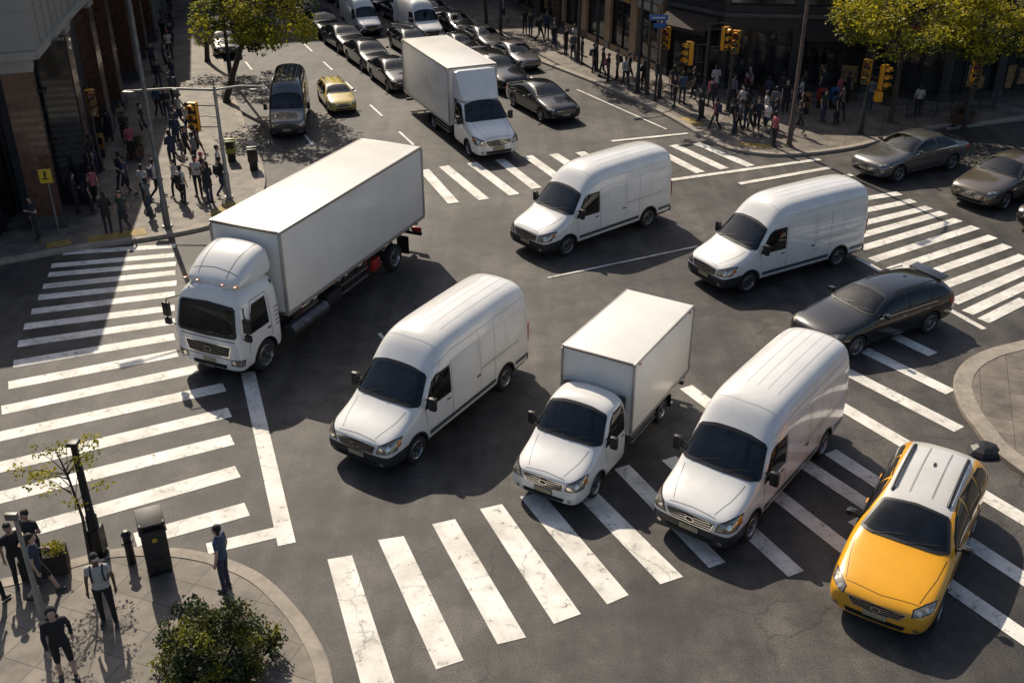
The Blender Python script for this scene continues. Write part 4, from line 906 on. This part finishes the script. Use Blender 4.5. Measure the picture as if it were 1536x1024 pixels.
# ------------------------------------------------------------------ trees
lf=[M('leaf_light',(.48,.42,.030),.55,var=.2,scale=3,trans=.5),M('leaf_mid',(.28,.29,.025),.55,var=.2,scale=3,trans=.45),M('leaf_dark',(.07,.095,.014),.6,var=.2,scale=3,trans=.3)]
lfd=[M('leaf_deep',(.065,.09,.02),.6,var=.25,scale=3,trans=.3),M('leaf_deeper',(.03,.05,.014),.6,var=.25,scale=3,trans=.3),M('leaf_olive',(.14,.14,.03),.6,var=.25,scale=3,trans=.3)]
m_bark=M('bark',(.10,.075,.055),.9,var=.3,scale=9,bump=.8,bscale=18)
def leaves(mb,c,r,n,sz,mats,rn):
    for _ in range(n):
        while True:
            p=V((rn.uniform(-1,1),rn.uniform(-1,1),rn.uniform(-1,1)))
            if p.length<1: break
        p=V(c)+V((p.x*r[0],p.y*r[1],p.z*r[2]))
        d=V((rn.gauss(0,1),rn.gauss(0,1),rn.gauss(0,.6)-.3)).normalized(); s=V((rn.gauss(0,1),rn.gauss(0,1),rn.gauss(0,1))); s=(s-d*s.dot(d)).normalized(); k=sz*rn.uniform(.6,1.25)
        nn=d.cross(s)*k*.12
        mb.add([p,p+d*k*.5+s*k*.3+nn,p+d*k,p+d*k*.5-s*k*.3+nn],[[0,1,2],[0,2,3]],mats)
def tree(name,base,top,rad,hz,ncl,nl,sz,mats,seed,tr=.16):
    """base (x,y), crown centre (x,y,z), rad crown radius xy, hz half height"""
    rn=random.Random(seed); e=empty(name,(0,0,0)); b=MB(); L=MB()
    b0=V((base[0],base[1],.1)); cc=V(top); fork=b0.lerp(cc,.52); fork.z=max(1.8,cc.z-hz*.9)
    mid=b0.lerp(fork,.5)+V((rn.uniform(-.15,.15),rn.uniform(-.15,.15),0))
    b.tube([b0,b0+V((0,0,.25)),mid,fork],[tr*1.5,tr*1.1,tr*.9,tr*.75],m_bark,12)
    limbs=[]
    for k in range(8):
        a=k*2.4+rn.random(); q=cc+V((math.cos(a)*rad*.55,math.sin(a)*rad*.55,rn.uniform(-.4,.6)*hz)); md=fork.lerp(q,.5)+V((rn.uniform(-.3,.3),rn.uniform(-.3,.3),.25))
        b.tube([fork-V((0,0,.15)),fork.lerp(md,.5),md,q],[tr*.6,tr*.42,tr*.3,tr*.14],m_bark,8); limbs.append((md,q))
    for _ in range(ncl):
        a=rn.uniform(0,6.283); u=rn.uniform(-1,1); rr=rn.uniform(.45,1.0)**.6; w=math.sqrt(1-u*u)*(1+.18*math.sin(3*a+seed))
        c=cc+V((math.cos(a)*w*rad*rr,math.sin(a)*w*rad*rr,u*hz*rr))
        md,q=min(limbs,key=lambda l:(l[1]-c).length); s0=md.lerp(q,rn.uniform(.3,1))
        b.tube([s0,s0.lerp(c,.5)+V((0,0,.12)),c],[tr*.12,tr*.08,tr*.03],m_bark,5,False)
        cr=rn.uniform(.35,.75)*rad/2.8
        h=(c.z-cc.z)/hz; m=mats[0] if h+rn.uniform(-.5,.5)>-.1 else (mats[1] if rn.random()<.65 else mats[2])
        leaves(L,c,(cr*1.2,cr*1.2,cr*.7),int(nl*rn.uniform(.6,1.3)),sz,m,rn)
    b.obj('trunk',e,40,fix=False); L.obj('foliage',e,0,fix=False)
    return e
tree('street_tree',(-15.9,57.4),(-13.2,56.6,5.7),3.3,2.4,95,100,.23,lf,3,.17)
tree('street_tree',(-19.4,66.8),(-18.4,67.5,6.6),2.8,2.2,50,80,.25,lf,4,.15)
tree('street_tree',(19.9,53.6),(19.7,53.2,5.6),3.1,2.0,80,100,.22,lf,5,.14)
tree('street_tree',(23.6,53.5),(23.4,51.4,5.9),3.0,2.2,80,100,.22,lf,6,.17)
tree('street_tree',(4.2,66.9),(4.4,66.6,6.9),2.4,2.2,45,70,.24,lfd,7,.12)
tree('street_tree',(-1.9,78.6),(-2.0,78.6,6.9),2.6,2.2,45,70,.24,lfd,8,.12)
tree('street_tree',(7.7,58.9),(7.6,58.9,7.6),2.0,1.8,35,70,.22,lfd,9,.10)
tree('street_tree',(-25.0,84.8),(-23.5,84.5,6.2),3.2,2.2,50,70,.26,lfd,10,.14)
tree('street_tree',(-6.8,92.5),(-8.5,91.5,7.4),3.6,2.4,60,70,.28,lfd,12,.16)
e=empty('sapling',(-9.75,18.75,.125)); b=MB(); L=MB(); rn=random.Random(5)
b.tube([(0,0,0),(.05,.02,1.2),(-.05,.03,2.3),(-.15,0,3.0)],[.045,.035,.025,.01],m_bark,8)
for k in range(18):
    a=rn.uniform(0,6.28); z=rn.uniform(1.6,2.9); r=rn.uniform(.4,1.0); q=V((math.cos(a)*r-.1,math.sin(a)*r,z+rn.uniform(0,.4)))
    b.tube([(-.05,0,z-.2),V((-.05,0,z-.2)).lerp(q,.5)+V((0,0,.08)),q],[.014,.009,.004],m_bark,5,False)
    leaves(L,q,(.24,.24,.16),34,.095,rn.choice(lf[:2]),rn)
b.obj('trunk',e,40,fix=False); L.obj('foliage',e,0,fix=False)
e=empty('shrub',(-5.95,15.3,.125)); e.scale=(1.08,1.1,1.15); b=MB(); L=MB()
for k in range(120):
    a=rn.uniform(0,6.28); u=rn.random(); w=math.sqrt(1-u*u); rr=rn.uniform(.5,1)**.5*(1+.2*math.sin(3*a)); q=V((math.cos(a)*w*1.05*rr,math.sin(a)*w*1.0*rr,.15+u*1.15*rr))
    b.tube([(0,0,0),q*.5,q],[.02,.012,.004],m_bark,5,False); leaves(L,q,(.20,.20,.14),80,.09,rn.choice(lfd if k%4 else lf[1:2]),rn)
b.obj('stems',e,40,fix=False); L.obj('foliage',e,0,fix=False)

# ------------------------------------------------------------------ street furniture
def pole(name,x,y,h,r=.08,m=None):
    e=empty(name,(x,y,.125)); b=MB(); m=m or m_dpole
    b.tube([(0,0,0),(0,0,.06),(0,0,.07)],[r*2.2,r*2.2,r*1.5],m,14); b.tube([(0,0,.06),(0,0,1.1),(0,0,1.15),(0,0,h)],[r*1.35,r*1.3,r,r*.75],m,14); return e,b
m_sl=[M('signal_red',(.10,.01,.008),.25,coat=1),M('signal_amber',(.12,.05,.005),.25,coat=1),M('signal_green',(.01,.08,.05),.25,coat=1)]
def signal(b,c,a,s=1.1):
    """three-lamp head facing angle a"""
    rot=Matrix.Rotation(a,3,'Z'); c=V(c)
    b.box(c,(.24*s,.36*s,1.08*s),m_ysig,rot=rot,bev=.03*s)
    b.box(c+rot@V((.125*s,0,0)),(.012,.32*s,1.02*s),m_black,rot=rot)
    for k in range(3):
        z=(.34-k*.34)*s; p=c+rot@V((.14*s,0,z)); n=14
        vs=[]
        for q in range(n):
            t=2*math.pi*q/n; vs.append(p+rot@V((0,math.cos(t)*.13*s,math.sin(t)*.13*s)))
        b.add(vs,[list(range(n))],m_sl[k])
        vs=[];
        for q in range(10):
            t=math.radians(-20)+math.radians(220)*q/9
            for xx in (0,.22*s): vs.append(p+rot@V((xx,math.cos(t)*.145*s,math.sin(t)*.145*s)))
        b.add(vs,[[2*q,2*q+1,2*q+3,2*q+2] for q in range(9)],m_ysig)
def sigpole(x,y,h,heads,arms=(),m=None,extra=None):
    e,b=pole('traffic_light',x,y,h,.085,m)
    for (dx,dy,z,a) in heads:
        signal(b,(dx,dy,z),a); 
        for zz in (z-.45,z+.45): b.tube([(0,0,zz),(dx,dy,zz)],.025,m_dpole,6)
    for (p0,p1,r) in arms: b.tube([p0,((p0[0]+p1[0])/2,(p0[1]+p1[1])/2,(p0[2]+p1[2])/2+.08),p1],[r,r*.8,r*.6],m or m_dpole,10)
    if extra: extra(b)
    b.obj('pole_and_heads',e,40,fix=False)
D_=math.radians
m_blue=M('street_sign_blue',(.02,.12,.38),.4,var=.1); m_ysign=M('sign_yellow',(.65,.42,.03),.45,var=.1); m_wsign=M('sign_white',(.6,.6,.58),.5)
def ex1(b):
    b.box((-3.5,-.05,4.5),(.5,.32,.26),m_steel,bev=.05); b.box((-1.6,-.04,4.62),(.2,.2,.2),m_steel,bev=.03); b.box((1.6,.05,4.62),(.3,.16,.14),m_steel,bev=.03); b.tube([(0,0,4.7),(0,0,5.1)],.03,m_steel,8)
m_lst=M('pale_steel',(.38,.36,.33),.5,metal=.3,var=.2,scale=4)
sigpole(-12.2,42.4,4.8,[(-1.0,0,3.55,D_(-100))],[((0,0,4.65),(-3.6,-.1,4.62),.06),((0,0,4.65),(2.0,.2,4.75),.05),((0,0,3.5),(-1.0,0,3.5),.03)],m_lst,ex1)
sigpole(11.7,55.6,4.2,[(.0,-.3,3.75,D_(-110))])
sigpole(10.1,54.4,4.9,[(.85,-.1,4.15,D_(-60)),(-.9,.1,3.35,D_(200))],[((0,0,4.8),(1.0,0,4.85),.04)])
sigpole(8.3,58.2,4.3,[(.15,-.3,3.4,D_(-120))])
def ex2(b): b.box((.55,-.1,1.95),(.34,.40,.5),m_ysig,bev=.03); b.box((.2,-.12,2.9),(.2,.5,.1),m_black,bev=.02)
sigpole(17.7,51.5,3.9,[(-.25,-.2,3.2,D_(-120)),(.65,-.1,2.9,D_(-50))],extra=ex2)
sigpole(23.3,52.4,3.6,[(-.1,-.3,3.0,D_(-100))])
sigpole(-18.9,45.9,4.0,[(.2,-.2,3.2,D_(-60))])
def lamp(x,y,h,ang,m=None,al=2.2):
    e,b=pole('street_lamp',x,y,h,.10,m); d=V((math.cos(ang),math.sin(ang),0))
    b.tube([(0,0,h-.1),d*al*.4+V((0,0,h+.35)),d*al+V((0,0,h+.45))],[.07,.05,.04],m or m_dpole,10)
    b.box(d*(al+.3)+V((0,0,h+.43)),(.75,.28,.12),m_steel,rot=Matrix.Rotation(ang,3,'Z'),bev=.04)
    b.obj('pole_and_lantern',e,40,fix=False)
lamp(-13.9,39.1,9.0,D_(-150),m_steel); lamp(13.6,49.5,9.5,D_(-140),M('wood_pole',(.16,.11,.08),.8,var=.3,scale=6,bump=.5)); lamp(-16.9,62.5,8.5,D_(-10)); lamp(5.2,64.6,8.5,D_(200)); lamp(-.8,74.6,8.5,D_(200)); lamp(7.2,59.4,7.5,D_(210))
e,b=pole('utility_post',-9.6,18.95,3.1,.10,m_black); b.box((0,0,.45),(.34,.34,.7),m_black,bev=.04); b.box((0,0,3.1),(.24,.24,.1),m_black,bev=.03); b.obj('post',e,40,fix=False)
e,b=pole('sign_post',-9.9,16.55,3.0,.055,m_lst); b.box((-.05,-.02,2.98),(.25,.1,.16),m_steel,bev=.02); b.obj('post',e,40,fix=False)
e,b=pole('street_sign',-17.9,38.2,2.75,.04,m_steel); b.box((-.02,-.06,2.45),(.46,.03,.56),m_ysign,bev=.02,rot=Matrix.Rotation(.25,3,'Z')); b.box((-.02,-.08,2.52),(.07,.012,.26),m_black,rot=Matrix.Rotation(.25,3,'Z')); b.box((-.02,-.08,2.34),(.22,.012,.05),m_black,rot=Matrix.Rotation(.25,3,'Z')); b.obj('sign',e,40,fix=False)
e,b=pole('street_name_sign',8.0,57.6,5.0,.05,m_dpole)
b.box((-.1,-.08,4.55),(1.0,.05,.30),m_blue,bev=.02); b.box((-.1,-.108,4.55),(.7,.006,.08),m_wsign); b.box((.0,-.1,4.15),(.8,.05,.26),m_blue,bev=.02,rot=Matrix.Rotation(.4,3,'Z')); b.obj('sign',e,40,fix=False)
e=empty('litter_bin',(-8.05,18.45,.125),D_(25)); b=MB(); m_bin=M('bin_metal',(.06,.058,.055),.5,metal=.3,var=.3,scale=5)
b.box((0,0,.06),(.50,.46,.12),m_black,bev=.02); b.box((0,0,.66),(.54,.50,1.10),m_bin,bev=.03); b.box((0,0,1.225),(.60,.56,.06),m_bin,bev=.02)
for sg in (1,-1): b.box((sg*.25,0,1.34),(.05,.5,.2),m_bin,bev=.015)
b.box((0,.02,1.46),(.58,.56,.05),m_bin,rot=Matrix.Rotation(.25,3,'X'),bev=.015); b.box((0,0,1.27),(.36,.36,.03),m_well); b.box((0,-.256,.75),(.34,.01,.6),m_dgrey,bev=.004); b.box((0,-.263,1.0),(.10,.01,.10),m_ysign)
b.obj('bin',e,40,fix=False)
e=empty('bollard',(-8.75,18.65,.125)); b=MB(); b.tube([(0,0,0),(0,0,.75),(0,0,.82),(0,0,.92)],[.10,.09,.12,.05],m_black,14); b.box((0,0,.6),(.22,.22,.06),m_black,bev=.02); b.obj('post',e,40,fix=False)
e=empty('planter_box',(-10.6,18.35,.125),D_(18)); b=MB(); b.box((0,0,.28),(1.0,.5,.56),M('planter_wood',(.05,.04,.03),.8,var=.3),bev=.03)
L=MB(); 
for k in range(18): leaves(L,(rn.uniform(-.4,.4),rn.uniform(-.18,.18),.62),(.16,.14,.10),30,.08,rn.choice(lf[:2]),rn)
b.obj('box',e,40,fix=False); L.obj('plants',e,0,fix=False)
m_terr=M('terracotta',(.13,.07,.045),.8,var=.2)
def planter(x,y,w=.9,seed=1):
    e=empty('planter',(x,y,.125)); b=MB(); b.lathe([(.001,0),(w*.42,0),(w*.5,.45),(w*.54,.47),(w*.54,.52),(w*.46,.52),(w*.44,.46),(.001,.46)],m_terr,20,ax='Z')
    L=MB(); r2=random.Random(seed)
    for k in range(14): leaves(L,(r2.uniform(-.25,.25)*w,r2.uniform(-.25,.25)*w,.65+r2.uniform(-.05,.25)),(.22,.22,.2),40,.10,r2.choice(lfd),r2)
    b.obj('pot',e,30,fix=False); L.obj('plants',e,0,fix=False)
planter(23.6,53.5,1.3,3); 
for x,y in ((18.9,57.9),(20.9,56.9),(14.4,58.9),(9.7,61.0),(-17.9,47.8)): planter(x,y,.8,int(x))
e=empty('railing',(0,0,.125)); b=MB(); p0=V((20.9,54.2,0));p1=V((26.5,56.2,0))
for z in (.2,.95): b.tube([p0+V((0,0,z)),p1+V((0,0,z))],.02,m_black,6)
for k in range(38): q=p0.lerp(p1,k/37); b.tube([q,q+V((0,0,1.0))],.012 if k%6 else .03,m_black,6)
b.obj('bars',e,0,fix=False)
for x,y,c,a in ((16.9,56.2,(.35,.03,.02),.2),(17.6,56.3,(.02,.10,.25),.1),(15.8,55.2,(.30,.12,.02),-.3),(-19.6,47.9,(.30,.16,.02),.3),(-13.2,47.2,(.3,.3,.05),.2),(-11.9,46.0,(.05,.05,.05),.2)):
    e=empty('newspaper_box',(x,y,.125),a); b=MB(); mm=M('news_box',c,.45,var=.15); b.box((0,0,.72),(.45,.42,.62),mm,bev=.03); b.box((0,-.215,.82),(.34,.012,.30),m_glass); b.box((0,0,.2),(.36,.34,.42),m_black,bev=.02); b.box((0,0,1.06),(.47,.2,.08),mm,bev=.03); b.obj('box',e,40,fix=False)
e=empty('umbrella',(12.75,23.3,.02),.4); e.scale=(1,1,.6); b=MB(); n=16
vs=[(0,0,.42)];fs=[]
for rr,z in ((.22,.36),(.40,.22),(.50,.05)):
    for k in range(n): a=2*math.pi*k/n; q=rr*(1-.06*(k%2)); vs.append((q*math.cos(a),q*math.sin(a)*.85,z))
for k in range(n): fs.append([0,1+k,1+(k+1)%n])
for r_ in range(2):
    for k in range(n): fs.append([1+r_*n+k,1+(r_+1)*n+k,1+(r_+1)*n+(k+1)%n,1+r_*n+(k+1)%n])
b.add(vs,fs,m_black); b.tube([(0,0,.4),(0,0,.5)],.012,m_steel,6); b.obj('canopy',e,20)

# ------------------------------------------------------------------ buildings
m_stone=M('pale_stone',(.34,.31,.27),.7,var=.12,scale=1.2,bump=.2); m_fascia=M('fascia_panel',(.30,.285,.27),.45,var=.08,scale=.6)
m_dwall=M('dark_cladding',(.035,.032,.030),.5,var=.25,scale=1.5); m_tan=M('tan_stone',(.40,.27,.16),.8,var=.18,scale=1.4,bump=.3); m_brick=M('brown_brick',(.15,.085,.055),.85,var=.25,scale=7,bump=.5)
m_grn=M('polished_granite',(.14,.075,.05),.18,coat=.4,var=.3,scale=5); m_slate=M('slate_panel',(.09,.09,.10),.35,var=.25,scale=.8)
m_sg=M('shop_glass',(.030,.032,.035),.07,var=.4,scale=.7,dark=(.006,.007,.008),coat=.3); m_awn=M('awning_canvas',(.04,.022,.018),.85,var=.2); m_fram=M('window_frame',(.03,.028,.026),.4,metal=.4)
m_warm=M('shop_display',(.42,.24,.10),.7,var=.45,scale=3.5)
def facade(mb,p0,p1,h0,fl,fh,bay,wall,pier=.5,mull=2,shop=True,awn=None,sgn=None,rn=R,top=.8):
    p0=V(p0);p1=V(p1);Ln=(p1-p0).length;u=(p1-p0)/Ln;n=V((u.y,-u.x)); nb=max(1,round(Ln/bay)); bw=Ln/nb
    H=h0+fl*fh
    for k in range(nb+1):
        a=max(0,k*bw-pier/2); c=min(Ln,k*bw+pier/2); mb.ob(p0,u,n,a,c,.1,H,-.45,0,wall)
        mb.ob(p0,u,n,max(0,a-.04),min(Ln,c+.04),.1,.55,0,.05,m_slate if wall!=m_slate else m_dwall)
    for k in range(nb):
        a=k*bw+pier/2; c=(k+1)*bw-pier/2
        lv=[(.1,h0,True)]+[(h0+i*fh,h0+(i+1)*fh,False) for i in range(fl)]
        for z0,z1,g in lv:
            if g: b0=z0+.35; t0=z1-.75
            else: b0=z0+.55; t0=z1-.35
            mb.ob(p0,u,n,a,c,z0,b0,-.40,-.04,wall); mb.ob(p0,u,n,a,c,t0,z1,-.40,-.03,wall)
            mb.ob(p0,u,n,a,c,b0,t0,-.34,-.28,m_sg)
            if g and rn.random()<.55:
                for q in range(3):
                    aa=rn.uniform(a+.2,c-.7); mb.ob(p0,u,n,aa,aa+rn.uniform(.3,.7),b0+rn.uniform(.1,.6),b0+rn.uniform(.9,1.6),-.28,-.265+q*.003,m_warm)
            mu=mull
            for q in range(mu+1):
                x=a+(c-a)*q/mu; mb.ob(p0,u,n,max(a,x-.04),min(c,x+.04),b0,t0,-.28,-.20,m_fram)
            for z in (b0+.03,t0-.03,(b0+(t0-b0)*.72)): mb.ob(p0,u,n,a+.04,c-.04,z-.035,z+.035,-.28,-.215,m_fram)
            if not g: mb.ob(p0,u,n,a-.05,c+.05,b0-.08,b0,-.04,.08,m_stone if wall!=m_dwall else m_dwall)
        if awn and rn.random()<.75:
            z=h0-.72; o=p0+u*a; vs=[]
            for dd,zz in ((.02,z+.55),(1.25,z-.15),(1.25,z-.38)):
                for aa in (0.05,c-a-.05): q=o+u*aa+n*dd; vs.append((q.x,q.y,zz))
            mb.add(vs,[[0,1,3,2],[2,3,5,4]],awn)
            for aa in (.05,c-a-.05):
                q=[o+u*aa+n*dd for dd in (.02,1.25,.02)]; mb.add([(q[0].x,q[0].y,z+.55),(q[1].x,q[1].y,z-.15),(q[2].x,q[2].y,z-.15)],[[0,1,2]],awn)
        elif sgn and rn.random()<.7: mb.ob(p0,u,n,a+.2,c-.2,h0-.62,h0-.2,-.03,.06,rn.choice(sgn))
    mb.ob(p0,u,n,-.05,Ln+.05,h0-.06,h0+.14,0,.16,m_stone if wall!=m_dwall else m_slate)
    mb.ob(p0,u,n,-.1,Ln+.1,H,H+.35,-.5,.30,m_stone if wall!=m_dwall else m_slate); mb.ob(p0,u,n,0,Ln,H+.35,H+top,-.45,-.05,wall)
def building(name,path,back,h0,fl,fh,bay,wall,**k):
    e=empty(name); mb=MB()
    for a,b in zip(path,path[1:]): facade(mb,a,b,h0,fl,fh,bay,wall,**k)
    mb.obj('facade',e,0,fix=True)
    c=MB(); H=h0+fl*fh; poly=[V((*p,0)) for p in list(path)+list(back)]
    cen=sum(poly,V((0,0,0)))/len(poly); poly=[p+(cen-p).normalized()*.6 for p in poly]; n=len(poly)
    tr=tessellate_polygon([poly]); c.add([(p.x,p.y,H+.1) for p in poly]+[(p.x,p.y,0) for p in poly],[list(t) for t in tr]+[[i,(i+1)%n,n+(i+1)%n,n+i] for i in range(n)],wall)
    c.obj('core_and_roof',e,0)
    return e
sg=[M('shop_sign_a',(.45,.42,.38),.5),M('shop_sign_b',(.35,.04,.03),.5),M('shop_sign_c',(.03,.08,.18),.5),M('shop_sign_d',(.5,.32,.05),.5)]
building('corner_building',[(9.2,63.6),(12.0,60.2),(20.2,59.2),(24.0,57.3),(44,63)],[(40,95),(20,95)],4.3,1,3.8,3.6,m_dwall,pier=.55,mull=3,awn=m_awn,sgn=sg)
building('tan_stone_building',[(3.6,77.5),(9.0,64.0)],[(22,70),(16,83)],4.2,1,3.8,3.4,m_tan,pier=.8,sgn=sg)
building('brick_building',[(-8,104),(-1.2,88.6),(3.4,77.9)],[(16,84),(8,110)],4.0,3,3.6,3.8,m_brick,pier=.8,awn=m_awn,sgn=sg)
building('shade_block',[(-38,110),(-6,118)],[(-12,140),(-44,132)],5,9,3.6,4,m_dwall,pier=.7)  # unseen block added to shade the far street; storeys set for its shadow
building('stone_terrace',[(-24.9,74.5),(-29.6,92),(-36,116)],[(-60,110),(-50,70)],4.3,2,3.8,4,m_stone,pier=.8,awn=m_awn,sgn=sg)
e=empty('podium_building'); mb=MB(); path=[(-48,27.4),(-17.7,39.0),(-19.3,46.8),(-21.2,57.0),(-24.6,74.0)]
for a,b2 in zip(path,path[1:]):
    p0=V(a);p1=V(b2);Ln=(p1-p0).length;u=(p1-p0)/Ln;n=V((u.y,-u.x))
    mb.ob(p0,u,n,0,Ln,6.9,9.7,-3.2,0,m_fascia)
    mb.ob(p0,u,n,-.02,Ln+.02,6.82,7.12,-.4,.10,m_stone); mb.ob(p0,u,n,-.02,Ln+.02,9.7,9.9,-.6,.16,m_stone)
    k=0
    while k*1.25<Ln: mb.ob(p0,u,n,k*1.25,k*1.25+.05,7.13,9.69,0,.045,m_stone); k+=1
    mb.ob(p0,u,n,0,Ln,8.45,8.53,.0,.03,m_stone)
    mb.ob(p0,u,n,-1,Ln+1,.1,6.9,-3.3,-2.6,m_sg)
    k=0
    while k*1.6<Ln:
        mb.ob(p0,u,n,k*1.6,k*1.6+.09,.1,6.85,-2.6,-2.48,m_fram); k+=1
    for z in (2.9,5.0): mb.ob(p0,u,n,0,Ln,z,z+.12,-2.6,-2.46,m_fram)
    nb=max(1,round(Ln/5.2))
    for k in range(nb+1):
        s=k*Ln/nb; 
        if 0<k<=nb or a==path[0]:
            s=min(max(s,.8),Ln-.8); mb.ob(p0,u,n,s-.55,s+.55,.1,6.81,-1.3,-.15,m_grn); mb.ob(p0,u,n,s-.66,s+.66,.1,.65,-1.41,-.04,m_slate); mb.ob(p0,u,n,s-.62,s+.62,6.35,6.815,-1.37,-.08,m_stone)
    if a==path[1] or a==path[2]:
        mb.ob(p0,u,n,Ln*.25,Ln*.62,.1,6.8,-2.2,-.9,m_slate)
        for z in (1.4,2.7,4.0,5.3): mb.ob(p0,u,n,Ln*.25,Ln*.62,z,z+.03,-.9,-.885,m_fram)
mb.obj('podium',e,0)
c=MB(); poly=[V((*p,0)) for p in [(-46,32),(-21.0,41.0),(-22.4,47.5),(-24.2,57.5),(-27.6,74),(-50,74)]]; tr=tessellate_polygon([poly]); n=len(poly)
c.add([(p.x,p.y,9.65) for p in poly]+[(p.x,p.y,0) for p in poly],[list(t) for t in tr]+[[i,(i+1)%n,n+(i+1)%n,n+i] for i in range(n)],m_dwall); c.obj('core_and_roof',e,0)

# ------------------------------------------------------------------ light, world, camera
el=42; sd=V((-.40,.92,0)).normalized(); sv=V((sd.x*math.cos(D_(el)),sd.y*math.cos(D_(el)),math.sin(D_(el))))
sun=bpy.data.lights.new('sun','SUN'); sun.energy=5; sun.angle=D_(.5); sun.color=(1,.89,.72); so=bpy.data.objects.new('sun',sun); sc.collection.objects.link(so); so.rotation_euler=(-sv).to_track_quat('-Z','Y').to_euler(); so.location=(-20,60,60)
w=bpy.data.worlds.new('World'); sc.world=w; w.use_nodes=True; nt=w.node_tree; bg=nt.nodes['Background']; sk=nt.nodes.new('ShaderNodeTexSky'); sk.sky_type='NISHITA'; sk.sun_disc=False; sk.sun_elevation=D_(el); sk.sun_rotation=math.atan2(sd.x,sd.y); sk.dust_density=2.5
nt.links.new(sk.outputs[0],bg.inputs[0]); bg.inputs[1].default_value=.10
cam=bpy.data.cameras.new('camera'); cam.lens=36*1560/1536; cam.clip_end=2000; co=bpy.data.objects.new('camera',cam); sc.collection.objects.link(co)
co.location=(0,0,16); co.rotation_euler=(math.pi/2-math.atan(844/1560),0,0); sc.camera=co
sc.view_settings.view_transform='Standard'; sc.view_settings.look='None'; sc.view_settings.exposure=0
